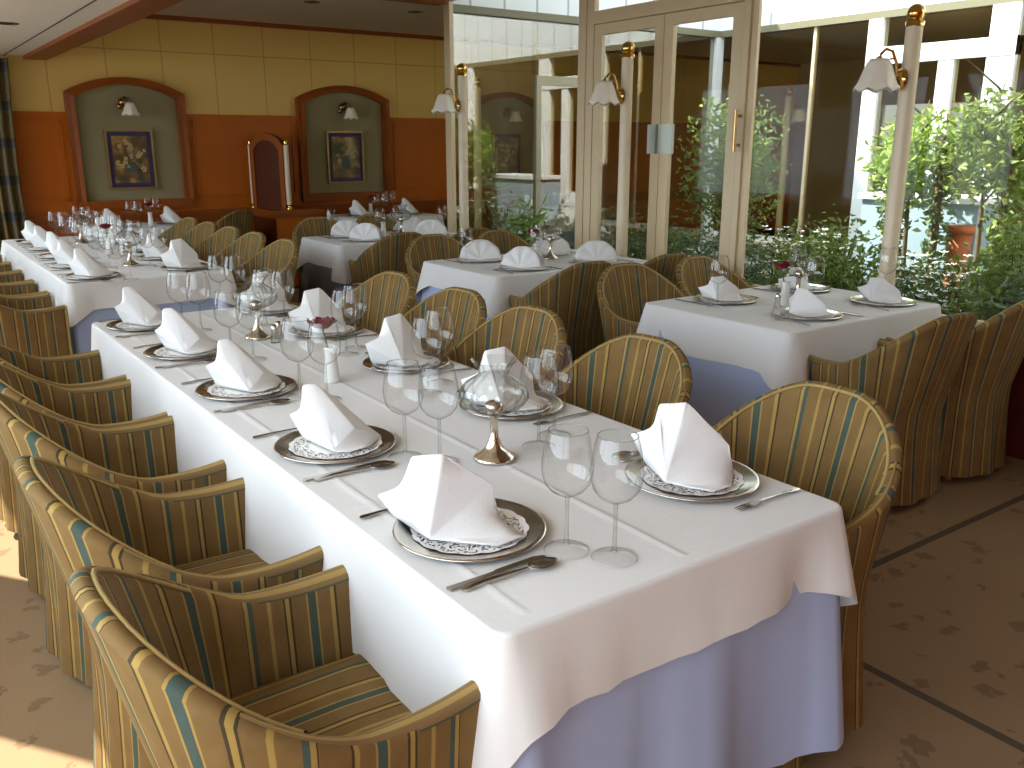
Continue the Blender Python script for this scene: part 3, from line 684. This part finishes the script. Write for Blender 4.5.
# ================================================================== CHAIR
def make_chair():
    t = thing('armchair', 'striped slipcovered armchair', 'chair')
    w, yt, ya, yb = .285, .225, -.03, -.248
    path = []
    NA, NC = 9, 30
    for i in range(NA): path.append((-w+.012*(1-i/(NA-1))**2, yt+(ya-yt)*i/NA))
    for i in range(NC+1):
        a = pi*i/NC; path.append((-w*abs(cos(a))**.9*(1 if cos(a) > 0 else -1), ya+(yb-ya)*sin(a)**.85 if 0 < i < NC else ya))
    for i in range(NA-1, -1, -1): path.append((w-.012*(1-i/(NA-1))**2, yt+(ya-yt)*i/NA))
    n = len(path); S = [0]
    for i in range(1, n): S.append(S[-1]+math.dist(path[i], path[i-1]))
    tot = S[-1]; nor = []
    for i in range(n):
        a = path[max(i-1, 0)]; b = path[min(i+1, n-1)]; tx, ty = b[0]-a[0], b[1]-a[1]; l = math.hypot(tx, ty); nor.append((ty/l, -tx/l))
    # make sure normals point outwards
    if nor[n//2][1] > 0: nor = [(-a, -b) for a, b in nor]
    def sst(a, b, x): x = max(0, min(1, (x-a)/(b-a))); return x*x*(3-2*x)
    rim = []; rows = []; uvs = []; pts_pipe = []
    for i in range(n):
        tt = 1-abs(2*S[i]/tot-1)                 # 0 at arm tips, 1 at back centre
        h = .65+.232*sst(.33, .93, tt)-.010*sin(pi*min(1, tt/.42)); bk = sst(.30, .90, tt)
        px, py = path[i]; nx, ny = nor[i]
        def at(o, z): return (px+nx*o, py+ny*o, z)
        col = []; uu = []
        NZ = 11; otop = .014+.092*bk
        for k in range(NZ):
            z = .035+(h-.03-.035)*k/(NZ-1)
            if z < .42: o = .022*((.42-z)/.385)**1.4+.010*((.42-z)/.385)*(sin(S[i]*44)+.6*sin(S[i]*23+1))
            else: o = otop*(z-.42)/(h-.42)
            col.append(at(o, z)); uu.append((S[i], z))
        for k in range(1, 6):
            a = pi*k/6; col.append(at(otop-.021+.021*cos(a), h-.03+.026*sin(a))); uu.append((S[i], h+.01*k))
        for k in range(NZ):
            z = h-.03+(.035-h+.03)*k/(NZ-1)
            o = otop*max(0, (z-.42)/(h-.42))-.042-.026*max(0, (h-z)/h); col.append(at(o, z)); uu.append((S[i], h+.06+(h-z)))
        rows.append(col); uvs.append(uu); pts_pipe.append(at(otop-.039, h-.014)); rim.append(h)
    m = MB(); m.grid(rows, uv=uvs)
    NZ = 11
    for idx, rev in ((0, False), (n-1, True)):
        c = rows[idx]; u = len(c)
        fc = [(k, k+1, u-2-k, u-1-k) for k in range(u//2-1)]
        if rev: fc = [tuple(reversed(f)) for f in fc]
        m.add(c, fc, [(p[0]*0+.05+k*.0, p[2]) for k, p in enumerate(c)])
    m.build('slipcover', M['stripe'], t)
    # band along the arm tops, its stripes running lengthwise
    for side in (range(0, n), range(n-1, -1, -1)):
        m = MB()
        rr, uu = [], []
        for i in side:
            tt = 1-abs(2*S[i]/tot-1)
            if tt > .62: break
            c = rows[i]; w2 = max(.15, 1-(tt/.62)**2); ce = Vector(c[13]); cols = []
            for k in range(10, 17):
                p = Vector(c[k]); q = ce+(p-ce)*w2; q = Vector((q.x, q.y, q.z+.0025)); d = Vector((p.x-path[i][0]+nor[i][0]*.014, p.y-path[i][1]+nor[i][1]*.014, 0))
                if d.length > .001 and k in (10, 11, 15, 16): q += d.normalized()*.002
                cols.append(q)
            rr.append(cols); uu.append([(k/6, 0) for k in range(7)])
        m.grid(rr, uv=uu); m.build('arm_band', M['band'], t)
    m = MB(); m.tube(pts_pipe[n//2-12:n//2+13], .005, 6); m.build('piping', M['piping'], t)
    for idx in (0, n-1):
        c = rows[idx]; m = MB(); m.tube([(c[k][0], c[k][1]+.002, c[k][2]) for k in range(4, 13)], .006, 6); m.build('piping', M['piping'], t)
    # seat cushion follows the inside of the shell
    inn = [(path[i][0]-nor[i][0]*.060, path[i][1]-nor[i][1]*.060) for i in range(n)]
    inn[0] = (inn[0][0], yt+.005); inn[-1] = (inn[-1][0], yt+.005)
    m = MB(); cx, cy = 0, .0; rws = []; uv = []
    ring = inn+[(inn[-1][0]*(1-2*k/9), yt+.018+.008*sin(pi*k/9)) for k in range(1, 9)]
    for (sc, z) in ((1, .36), (1, .435), (.985, .452), (.95, .460), (.75, .468), (.4, .474), (.02, .475)):
        rws.append([(cx+(x-cx)*sc, cy+(y-cy)*sc, z) for x, y in ring]); uv.append([(cx+(x-cx)*sc+.13, (y-cy)*sc) for x, y in ring])
    m.grid(rws, close_j=True, uv=uv); m.build('seat', M['stripe'], t)
    m = MB(); rws = []; uv = []
    for k in range(9):
        z = .42-.385*k/8; fl = (k/8)
        rws.append([(-.245+.49*i/24, yt+.012+.022*fl+.010*fl*sin(i*1.35), z) for i in range(25)]); uv.append([(-.245+.49*i/24+.13, z) for i in range(25)])
    m.grid(rws, uv=uv); m.build('front_skirt', M['stripe'], t, [('SOLIDIFY', dict(thickness=.004))])
    for sx in (-1, 1):
        for sy in (-.14, .18):
            m = MB(); m.lathe([(.017, 0), (.022, .36)], 10, (sx*.19, sy, 0)); m.build('leg', M['tablewood'], t)
    return t
CH = make_chair(); CG = 'striped slipcovered armchairs'
ORD = ['nearest', 'second', 'third', 'fourth', 'farthest']
def chair(x, y, rz, label): place(CH, (x, y, 0), rz, label, CG)
LY = [1.46, 2.13, 2.83, 3.50, 4.15]; LCY = [1.40, 2.06, 2.76, 3.36, 3.98]
RY = [1.40, 2.16, 2.83, 3.55, 4.18]; RCY = [1.47, 2.25, 2.95, 3.54, 4.22]
for k in range(5):
    chair(.517, LCY[k], -pi/2+radians([1, -1, 2, 0, 1][k]), 'striped armchair, %s on left side of the front long table' % ORD[k])
    chair([1.85, 1.89, 1.91, 1.92, 1.93][k], RCY[k]-.03, pi/2+radians([2, 5, 7, 7, 7][k]), 'striped armchair, %s on right side of the front long table' % ORD[k])
FLY = [5.96, 6.58, 7.17, 7.76, 8.33]; FRY = [5.98, 6.62, 7.20, 7.78, 8.34]
for k in range(5):
    chair(.60, FLY[k]-.10, -pi/2, 'striped armchair, %s on left side of the far long table' % ORD[k])
    chair(2.085, FRY[k]+.14, pi/2+radians(7), 'striped armchair, %s on right side of the far long table' % ORD[k])
for (b, nm) in ((T2, 'right table by the glass'), (TM, 'middle table by the glass'), (TB, 'back table by the glass')):
    cx = (b[0]+b[2])/2; dx = .31
    for sx, sw in ((-1, 'left'), (1, 'right')):
        chair(cx+sx*dx+(.09 if b is T2 else 0), b[1]-(.21 if b is T2 else .185), radians(3*sx), 'striped armchair with its back to us, %s one before %s' % (sw, nm))
        chair(cx+sx*dx, b[3]+.185, pi+radians(4*sx), 'striped armchair facing us, %s one behind %s' % (sw, nm))
chair(2.95, 9.45, radians(28), 'striped armchair in the dark corner beside the wooden divider')
chair(5.62, 9.05, pi/2+radians(12), 'striped armchair right of the small table under right niche')
chair(6.28, 8.75, -pi/2, 'striped armchair left of the table beyond the courtyard glass')
chair(7.2, 8.15, 0, 'striped armchair before the table beyond the courtyard glass')

# ================================================================== TABLEWARE
def lathe_obj(name, prof, mat, label, cat, n=48):
    m = MB(); m.lathe(prof, n); return tag(m.build(name, mat), label, cat)
CHARG = lathe_obj('charger_plate', [(.0005, .004), (.10, .004), (.115, .006), (.152, .013), (.158, .0145), (.162, .0135), (.163, .011), (.158, .009), (.12, .002), (.10, 0), (.0005, 0)], M['silver'], '', 'plate', 56)
def make_doily():
    m = MB(); n = 96; rows = []
    for rr in (.0005, .05, .08, .112, .124):
        row = []
        for k in range(n):
            a = 2*pi*k/n; r = rr*(1+(.035*abs(sin(8*a))-.02 if rr > .12 else 0)); row.append((r*cos(a), r*sin(a), .0 if rr < .115 else .003))
        rows.append(row)
    m.grid(rows, close_j=True); return tag(m.build('paper_doily', M['lace']), '', 'doily')
DOILY = make_doily()
NTEX = bpy.data.textures.new('linen_rumples', 'CLOUDS'); NTEX.noise_scale = .06
def nap_mesh(T1, T2_, ML, Lw, Rw, F, LB, RB, B, K1, K2):
    """starched linen: a narrow upright flap between two wings that fold back, and a tongue lying on the plate"""
    P = [T1, T2_, ML, Lw, Rw, F, LB, RB, B, K1, K2]
    fc = [(0, 2, 5, 1), (2, 3, 5), (1, 5, 4), (3, 6, 5), (4, 5, 10, 7), (5, 9, 10), (0, 6, 3, 2), (0, 8, 6), (0, 1, 8), (1, 7, 8), (1, 4, 7)]
    m = MB(); m.add(P, fc, smooth=True)
    o = m.build('folded_napkin', M['napkin'], None, [('BEVEL', dict(width=.0035, segments=2, limit_method='NONE')), ('SUBSURF', dict(subdivision_type='SIMPLE', levels=2, render_levels=2)), ('DISPLACE', dict(texture=NTEX, strength=.008, mid_level=.5)), ('SOLIDIFY', dict(thickness=.002, offset=0))])
    return tag(o, '', 'napkin')
NAPA = nap_mesh((-.120, .0, .165), (-.052, -.004, .170), (-.116, -.018, .112), (-.195, .045, .062), (.050, .030, .088), (-.082, -.066, .010), (-.165, .055, .004), (.062, .02, .006), (-.03, .11, .004), (.055, -.100, .006), (.118, -.055, .006))
NAPB = nap_mesh((-.078, .0, .168), (-.044, .004, .172), (-.070, -.025, .110), (-.122, .030, .080), (.055, -.038, .055), (.000, -.080, .008), (-.092, .05, .004), (.118, .045, .005), (.02, .09, .004), (.040, -.090, .006), (.092, -.050, .006))
NAPC = nap_mesh((-.085, .008, .178), (-.018, .0, .190), (-.078, -.026, .125), (-.155, .040, .088), (.088, .030, .078), (-.060, -.070, .008), (-.115, .055, .004), (.100, .04, .006), (.0, .11, .004), (.050, -.105, .006), (.094, -.060, .006))
def make_fan():
    m = MB(); n = 36; K = 8
    for sgn in (-1, 1):
        rows = []
        for i in range(K+1):
            t = i/K; row = []
            for k in range(n+1):
                a = radians(-84+168*k/n); R = .145*(1-.012*cos(9*a)*t)
                row.append((R*t*sin(a), sgn*(.060*(1-t*cos(a)))+.006*t*cos(9*a)*(1 if sgn < 0 else .6), .004+R*t*cos(a)*.92))
            rows.append(row)
        m.grid(rows)
    m.add([(-.15, -.06, .003), (.15, -.06, .003), (.16, .06, .003), (-.16, .06, .003), (0, -.10, .003)], [(0, 4, 1, 2, 3)])
    return tag(m.build('folded_napkin', M['napkin'], None, [('SOLIDIFY', dict(thickness=.002))]), '', 'napkin')
NAPF = make_fan()
def flat_shape(m, outline, z0, z1, bow=0):
    k = len(outline); zz = lambda x: bow*sin(pi*max(0, min(1, (x+.11)/.22)))
    m.add([(x, y, z0+zz(x)) for x, y in outline]+[(x, y, z1+zz(x)) for x, y in outline], [tuple(range(k-1, -1, -1)), tuple(range(k, 2*k))]+[(i, (i+1) % k, k+(i+1) % k, k+i) for i in range(k)])
def sym(half): return half+[(x, -y) for x, y in reversed(half)]
def make_knife():
    m = MB(); flat_shape(m, [(-.115, -.008), (-.118, 0), (-.115, .008), (-.05, .006), (-.01, .0055), (0, .009), (.09, .0095), (.112, .002), (.115, -.006), (.0, -.007), (-.01, -.0055), (-.05, -.006)], .001, .0045)
    return tag(m.build('table_knife', M['steel'], None, [('BEVEL', dict(width=.001, segments=2))]), '', 'knife')
def make_spoon():
    m = MB(); flat_shape(m, sym([(-.105, .003), (-.10, .0085), (-.06, .005), (.03, .003), (.042, .003)]), .001, .004, .004)
    rows = []
    for i in range(5):
        t = i/4; rows.append([(.075+.034*t*cos(2*pi*k/20), .021*t*sin(2*pi*k/20)*(1-.12*cos(2*pi*k/20)), .001+.007*t*t) for k in range(20)])
    m.grid(rows, close_j=True)
    return tag(m.build('table_spoon', M['steel'], None, [('SOLIDIFY', dict(thickness=.0012))]), '', 'spoon')
def make_fork():
    m = MB(); flat_shape(m, sym([(-.105, .003), (-.10, .0085), (-.06, .005), (.03, .003), (.045, .006), (.055, .011), (.065, .0115)]), .001, .004, .004)
    for y in (-.0098, -.0033, .0033, .0098): m.tube([(.062, y, .0038), (.085, y, .0045), (.112, y*.95, .003)], [.0018, .0017, .0008], 6)
    return tag(m.build('table_fork', M['steel']), '', 'fork')
KNIFE, SPOON, FORK = make_knife(), make_spoon(), make_fork()
BOWL = [(.0050, .118), (.016, .121), (.033, .131), (.046, .147), (.0515, .168), (.0525, .186), (.049, .214), (.0445, .238), (.0395, .256)]
STEM = [(.007, .012), (.0048, .022), (.0040, .055), (.0040, .10), (.0050, .118)]
FOOT = [(.044, .0), (.046, .002), (.044, .004), (.025, .007), (.007, .012)]
def make_glass(parts):
    if parts:
        t = thing('wine_glass', '', 'glass')
        MB().lathe(BOWL, 32).build('bowl', M['glass'], t)
        MB().lathe(STEM, 12).build('stem', M['crystal'], t)
        MB().lathe(FOOT, 28).build('foot', M['glass'], t)
        m = MB(); m.tube([(.0395*cos(2*pi*k/32), .0395*sin(2*pi*k/32), .256) for k in range(33)], .0011, 6, False); m.build('rim', M['crystal'], t)
        return t
    return tag(MB().lathe(FOOT+STEM[1:]+BOWL[1:], 22).build('wine_glass', M['glass']), '', 'glass')
WG, WGF = make_glass(True), make_glass(False)
def glassware(x, y, label, far=False, s=1.0):
    o = place(WGF if far else WG, (x, y, ZT+.0005), 0, label, 'wine glasses'); o.scale = (s, s, s)
def setting(x, y, rz, pos, nap, nrz=0, doily=True, glasses=None, far=False, spoon=True, ng=2, nsc=None):
    """rz: direction the diner faces is local +y"""
    z = ZT+.0006; c, s = cos(rz), sin(rz)
    R = lambda a, b: (x+a*c-b*s, y+a*s+b*c)
    place(CHARG, (x, y, z), rz, 'silver charger plate at '+pos, 'silver charger plates')
    if doily: place(DOILY, (x, y, z+.0066), rz, 'lace paper doily under the napkin at '+pos, 'paper doilies')
    np_ = place(nap, (x, y, z+.0086), rz+nrz, 'white folded napkin standing at '+pos, 'folded napkins'); np_.scale = nsc or (1, 1, 1)
    p = R(.187, -.055); place(KNIFE, (p[0], p[1], z), rz+pi/2+.03, 'steel table knife at '+pos, 'table knives')
    if spoon: p = R(.212, -.045); place(SPOON, (p[0], p[1], z), rz+pi/2-.05, 'steel spoon at '+pos, 'table spoons')
    p = R(-.195, -.055); place(FORK, (p[0], p[1], z), rz+pi/2, 'steel fork at '+pos, 'table forks')
    gl = glasses or [R(.186, .112), R(.268, .168)]
    for g, lab in list(zip(gl, ('inner', 'outer')))[:ng]:
        glassware(g[0], g[1], '%s wine glass at %s' % (lab, pos), far)
# front long table
def toward(x, y, rz, turn=0):
    """turn of a napkin that makes its open face look back along the aisle"""
    return math.atan2(-y, -x)+pi/2-rz+radians(turn)
for k in range(5):
    setting(.930, LY[k], -pi/2, '%s place on left side of front table' % ORD[k], NAPA if k == 0 else NAPB, toward(.93, LY[k], -pi/2, (0, -4, 6, -8, 2)[k]))
RG = {0: [(1.378, 1.81), (1.47, 1.86)], 1: [(1.40, 2.44), (1.50, 2.53)], 2: [(1.42, 3.10), (1.50, 3.18)]}
for k in range(5):
    setting(1.535, RY[k], pi/2, '%s place on right side of front table' % ORD[k], NAPC, toward(1.535, RY[k], pi/2, (0, 25, 35, 20, 30)[k]), glasses=RG.get(k))
for k in range(5):
    setting(1.04+.012*k, FLY[k]-.06, -pi/2, '%s place on left side of far table' % ORD[k], NAPB, toward(1.04, FLY[k], -pi/2, (0, 10, -30, 8, -5)[k]), far=True)
    setting(1.63, FRY[k]-.02, pi/2, '%s place on right side of far table' % ORD[k], NAPB if k else NAPC, toward(1.63, FRY[k], pi/2, 20), far=True)
for (b, nm, npk) in ((T2, 'right glass-side table', NAPC), (TM, 'middle glass-side table', NAPF), (TB, 'back glass-side table', NAPF)):
    cx = (b[0]+b[2])/2+(.09 if b is T2 else 0)
    for sx, sw in ((-1, 'left'), (1, 'right')):
        for y, rz, fw, tn in ((b[1]+.19, 0, 'near', -20), (b[3]-.19, pi, 'far', 30)):
            setting(cx+sx*.31, y, rz, '%s %s place of %s' % (fw, sw, nm), npk, toward(cx+sx*.31, y, rz, tn*(1 if npk is NAPC else .5)+15*sx), far=(b is not T2), ng=1, spoon=False, nsc=(.88, .92, .64) if b is T2 else None)
for (b, nm) in ((TW1, 'small table under left niche'), (TW2, 'small table under right niche'), (TG, 'table beyond courtyard glass')):
    cy = (b[1]+b[3])/2
    for x, rz, sw in ((b[0]+.19, -pi/2, 'left'), (b[2]-.19, pi/2, 'right')):
        setting(x, cy, rz, sw+' place of '+nm, NAPB, toward(x, cy, rz, 10), doily=False, far=True, spoon=False)

# crystal table lamps
def make_lamp():
    t = thing('table_oil_lamp', '', 'table lamp'); t.scale = (1.12, 1.12, 1.12)
    m = MB(); m.lathe([(.0005, 0), (.048, 0), (.050, .004), (.047, .010), (.030, .020), (.018, .034), (.014, .048)], 32); m.build('base', M['silver'], t)
    m = MB(); m.lathe([(.014, .048), (.010, .055), (.009, .09), (.012, .105), (.022, .112)], 20); m.build('stem', M['silver'], t)
    m = MB(); m.lathe([(.022, .116), (.044, .119), (.066, .132), (.078, .150), (.077, .168), (.062, .186), (.042, .198), (.033, .206)], 96, rib=.035, ribn=16); m.build('globe', M['crystal'], t)
    m = MB(); m.lathe([(.034, .206), (.034, .214), (.048, .234), (.053, .238)], 48, rib=.04, ribn=12); m.build('rim', M['crystal'], t)
    m = MB(); m.lathe([(.020, .114), (.022, .13), (.018, .138), (.006, .142)], 16); m.build('burner', M['silver'], t)
    return t
TL = make_lamp()
for (x, y, lb) in ((1.225, 1.80, 'crystal table lamp on silver foot, nearest on the front long table'),
                   (1.25, 3.60, 'crystal table lamp toward the far end of the front long table'),
                   (3.86, 2.86, 'crystal table lamp beside the rose on right glass-side table'),
                   (1.36, 6.30, 'crystal table lamp near the close end of the far long table'),
                   (1.36, 7.95, 'crystal table lamp near the back end of the far long table'),
                   (3.86, 4.95, 'crystal table lamp on the middle glass-side table'),
                   (3.80, 7.02, 'crystal table lamp on the back glass-side table')):
    place(TL, (x, y, ZT+.001), 0, lb, 'crystal table lamps')
# bud vases, each with a red rose
VASE = tag(MB().lathe([(.0005, .001), (.026, .001), (.028, .008), (.024, .05), (.019, .09), (.021, .115), (.024, .125), (.021, .124), (.016, .09), (.02, .05), (.0005, .02)], 24).build('bud_vase', M['porcelain']), '', 'vase')
def make_rose():
    t = thing('rose', '', 'flower'); m = MB()
    for ring, (n, r, h, o) in enumerate(((3, .010, .040, .0), (5, .020, .040, .4), (6, .028, .034, .9))):
        for k in range(n):
            a = 2*pi*k/n+o; rows = []
            for i in range(5):
                u = i/4; row = []
                for j in range(5):
                    v = (j-2)/2; aa = a+v*(.85 if ring == 0 else .62)*sin(pi*(.25+.6*u)); rr = r*(.25+.75*sin(u*pi/2))*(1+.18*ring*u*u)
                    row.append((rr*cos(aa), rr*sin(aa), h*u-.006*v*v*u+(.004*ring if u < .1 else 0)))
                rows.append(row)
            m.grid(rows)
    m.v = [(x+.018, y-.010, z+.165) for x, y, z in m.v]; m.build('bloom', M['rose'], t, [('SOLIDIFY', dict(thickness=.001))])
    m = MB(); m.tube([(0, 0, .03), (.003, -.001, .09), (.018, -.010, .166)], .0022, 6); m.build('stem', M['stem'], t)
    m = MB()
    for s in (-1, 1): m.add([(.004, -.002, .135), (.004+.02*s, .014, .150), (.004+.05*s, .016, .146), (.004+.022*s, -.006, .142)], [(0, 1, 2, 3)])
    m.build('leaf', M['stem'], t); return t
ROSE = make_rose(); ROSE.scale = (1.35, 1.35, 1.08)
for (x, y, rz, pl) in ((1.205, 2.76, 2.6, 'middle of the front long table'), (3.68, 2.80, 2.4, 'right glass-side table'), (3.70, 4.90, 2.6, 'middle glass-side table'),
                       (1.38, 7.05, 2.0, 'far long table'), (4.62, 9.25, 1.0, 'small table under right niche'), (2.25, 9.35, 2.2, 'small table under left niche'), (3.62, 7.02, .5, 'back glass-side table')):
    place(VASE, (x, y, ZT+.0005), 0, 'small white bud vase holding a rose on the '+pl, 'bud vases')
    place(ROSE, (x, y, ZT+.0015), rz, 'red rose in a white bud vase on the '+pl, 'red roses')
# salt shakers beside two of the vases
def make_shaker():
    t = thing('salt_shaker', '', 'shaker')
    MB().lathe([(.0005, 0), (.018, 0), (.018, .006), (.013, .04), (.014, .055)], 16).build('body', M['crystal'], t)
    MB().lathe([(.0145, .055), (.0145, .066), (.009, .074), (.0005, .076)], 16).build('cap', M['silver'], t); return t
SH = make_shaker()
for (x, y, lb) in ((1.275, 3.47, 'salt shaker before the second crystal lamp on front table'), (1.315, 3.53, 'pepper shaker right of the second crystal lamp on front table'),
                   (3.74, 2.74, 'silver topped shaker beside the rose on right glass-side table'), (3.60, 2.78, 'silver topped shaker left of rose on right glass-side table')):
    place(SH, (x, y, ZT+.001), 0, lb, 'salt and pepper shakers')

# ================================================================== GARDEN
def leaves(m, pts, size, rnd, asp=.45):
    for p in pts:
        s = size*rnd.uniform(.6, 1.3); d = Vector((rnd.gauss(0, 1), rnd.gauss(0, 1), rnd.gauss(.25, .7))).normalized()
        u = d.cross(Vector((rnd.gauss(0, 1), rnd.gauss(0, 1), rnd.gauss(0, 1)))).normalized(); w = s*asp; p = Vector(p); nn = d.cross(u)*s*.15
        m.add([p, p+d*s*.5+u*w*.5+nn, p+d*s, p+d*s*.5-u*w*.5+nn], [(0, 1, 2), (0, 2, 3)])
def shrub(name, label, loc, rx, ry, h, n, size, mat, seed, grp='courtyard shrubs', low=.08, blossoms=0, asp=.45):
    rnd = random.Random(seed); t = thing(name, label, 'plant', loc, 0, grp)
    tips = []; m = MB()
    for k in range(9):
        a = rnd.uniform(0, 6.28); q = sqrt(rnd.random())*.85
        tip = (rx*q*cos(a), ry*q*sin(a), h*rnd.uniform(.65, 1.0)*(1-.35*q*q)); tips.append(tip)
        m.tube([(tip[0]*.1, tip[1]*.1, 0), (tip[0]*.45, tip[1]*.45, tip[2]*.5), tip], [.012, .008, .003], 5)
    m.build('stems', M['bark'], t)
    pts = []
    while len(pts) < n:
        if rnd.random() < .6:
            tip = rnd.choice(tips); f = rnd.uniform(.3, 1.02); c = (tip[0]*f, tip[1]*f, tip[2]*f); s = .16*(rx+ry)/2+.03
            p = (c[0]+rnd.gauss(0, s), c[1]+rnd.gauss(0, s), c[2]+rnd.gauss(0, s*.8))
        else:
            a = rnd.uniform(0, 6.28); q = sqrt(rnd.random()); z = rnd.random(); p = (rx*q*cos(a), ry*q*sin(a), low+(h*.9-low)*z*sqrt(max(.05, 1-q*q)))
        if p[2] > .04: pts.append(p)
    m = MB(); leaves(m, pts, size, rnd, asp); m.build('foliage', M[mat], t)
    if blossoms:
        m = MB()
        for _ in range(blossoms):
            p = rnd.choice(pts); c = Vector((p[0]*1.05, p[1]*1.05, p[2]+.03))
            for k in range(5):
                a = 2*pi*k/5+rnd.random()*.3; r = .030
                m.add([c, c+Vector((r*cos(a-.5), r*sin(a-.5), .008)), c+Vector((1.3*r*cos(a), 1.3*r*sin(a), .012)), c+Vector((r*cos(a+.5), r*sin(a+.5), .008))], [(0, 1, 2, 3)])
        o = m.build('blossoms', M['blossom'], t); o['kind'] = 'stuff'
    return t
def tree(label, loc, h, r, n, size, mat, seed, trunk_z=.45):
    rnd = random.Random(seed); t = thing('small_tree', label, 'tree', loc, 0, 'small courtyard trees')
    m = MB(); m.tube([(0, 0, 0), (.02, .01, h*.3), (-.01, .02, h*.7), (0, 0, h*.95)], [.03, .022, .014, .005], 7)
    for k in range(10):
        a = k*2.4; z = h*(trunk_z+.05*k); m.tube([(0, 0, z), (r*.5*cos(a), r*.5*sin(a), z+.12), (r*.85*cos(a), r*.85*sin(a), z+.20)], [.010, .007, .003], 5)
    m.build('trunk', M['bark'], t); pts = []
    while len(pts) < n:
        v = Vector((rnd.gauss(0, .45), rnd.gauss(0, .45), rnd.gauss(0, .5)))
        if v.length < 1.1 and noise.noise(v*2.3+Vector((seed, 0, 0))) > -.22: pts.append((v.x*r, v.y*r, h*(trunk_z+1)/2+.05+v.z*h*(1-trunk_z)*.62))
    m = MB(); leaves(m, pts, size, rnd); m.build('crown', M[mat], t); return t
def climber(label, loc, h, n, mat, seed):
    rnd = random.Random(seed); t = thing('climbing_plant', label, 'plant', loc, 0, 'climbing plants on stakes')
    m = MB(); m.tube([(0, 0, 0), (.01, 0, h*.5), (-.005, .01, h)], .03, 7); m.build('stake', M['bark'], t)
    pts = []
    for _ in range(n):
        z = h*rnd.random()**.8; a = rnd.uniform(0, 6.28); r = .03+abs(rnd.gauss(0, .05)); pts.append((r*cos(a), r*sin(a), z))
    m = MB(); leaves(m, pts, .07, rnd, .6); m.build('foliage', M[mat], t)
# near the door panes and far corner
shrub('leafy_shrub', 'dark leafy shrub low behind the left leaf of the glass door', (5.35, 5.55, 0), .40, .45, 1.0, 2300, .06, 'leafdark', 11)
shrub('leafy_shrub', 'grey green shrub behind right leaf of the glass door', (5.60, 4.85, 0), .50, .42, 1.05, 3000, .052, 'leafgrey', 12)
shrub('leafy_shrub', 'bright green fern-like clump at foot of the glass door', (5.05, 4.62, 0), .28, .30, .72, 1300, .08, 'leafbright', 13, asp=.22)
tree('small round-crowned tree behind the right leaf of glass door', (6.05, 5.25, 0), 1.78, .46, 2900, .06, 'leafmid', 14)
shrub('leafy_shrub', 'spreading green shrub behind the rose on right glass-side table', (5.75, 4.05, 0), .62, .50, .98, 3600, .065, 'leafmid', 15)
shrub('leafy_shrub', 'low dark shrub beside the right door post', (5.25, 3.95, 0), .38, .36, .74, 2000, .055, 'leafdark', 16)
shrub('flowering_shrub', 'low shrub with white blossom left of the tallest lamp post', (6.75, 4.95, 0), .62, .50, .90, 2200, .055, 'leafdark', 17, 'white flowering shrubs', blossoms=230)
shrub('flowering_shrub', 'low shrub with white blossom right of the tallest lamp post', (6.35, 3.55, 0), .60, .42, .88, 2200, .055, 'leafdark', 18, 'white flowering shrubs', blossoms=260)
tree('leafy bright green crown on a stake right of tallest lamp post', (7.1, 4.22, 0), 1.66, .38, 1300, .085, 'leafbright', 19, trunk_z=.62)
tree('leafy green crown before the white courtyard doors at right edge', (6.9, 3.50, 0), 1.80, .38, 1500, .08, 'leafmid', 20, trunk_z=.62)
shrub('leafy_shrub', 'mid green bush low behind the far right armchair', (5.55, 2.50, 0), .52, .45, 1.15, 3600, .06, 'leafmid', 21)
shrub('leafy_shrub', 'dark shrub close to the glass under the tallest lamp post', (5.25, 3.15, 0), .42, .38, .66, 2200, .055, 'leafdark', 22)
shrub('leafy_shrub', 'grassy tuft behind the low sill at right edge', (5.15, 2.20, 0), .30, .38, .95, 1900, .10, 'leafgrey', 23, asp=.16)
shrub('leafy_shrub', 'green bush at the right edge behind the grassy tuft', (6.35, 2.75, 0), .50, .42, 1.30, 3000, .065, 'leafmid', 26)
shrub('palm_tuft', 'pale feathery tuft inside the far courtyard corner', (5.25, 7.15, 0), .26, .22, 1.0, 700, .16, 'leafbright', 24, asp=.12)
shrub('leafy_shrub', 'dark shrub at the far end of the courtyard', (6.8, 6.7, 0), .55, .45, .75, 1900, .07, 'leafdark', 25)
climber('leaf-covered stake left of the bright green crown', (7.25, 4.45, 0), 1.25, 420, 'leafgrey', 31)
climber('tall leaf-covered stake before the white courtyard doors', (6.95, 3.90, 0), 1.60, 520, 'leafgrey', 32)
climber('leafy stake nearest the right edge behind the glass', (6.75, 3.28, 0), 1.55, 520, 'leafmid', 33)
# trough and pot among the shrubs
t = thing('planter_trough', 'pale blue painted trough among shrubs behind tallest lamp post', 'planter', (7.85, 4.45, .02))
m = MB(); m.box(-.25, -.55, 0, .25, .55, 1.02); m.build('body', M['bluegrey'], t)
m = MB(); m.box(-.28, -.58, 1.02, .28, -.52, 1.07); m.box(-.28, .52, 1.02, .28, .58, 1.07); m.box(-.28, -.52, 1.02, -.22, .52, 1.07); m.box(.22, -.52, 1.02, .28, .52, 1.07); m.build('rim', M['outframe'], t)
t = thing('flower_pot', 'round terracotta pot before the pale blue trough', 'pot', (7.35, 3.90, .02))
MB().lathe([(.0005, 0), (.07, 0), (.10, .80), (.0005, .78)], 24).build('body', M['terracotta'], t)
MB().lathe([(.10, .80), (.115, .80), (.115, .86), (.095, .86), (.085, .80)], 24).build('rim', M['terracotta'], t)
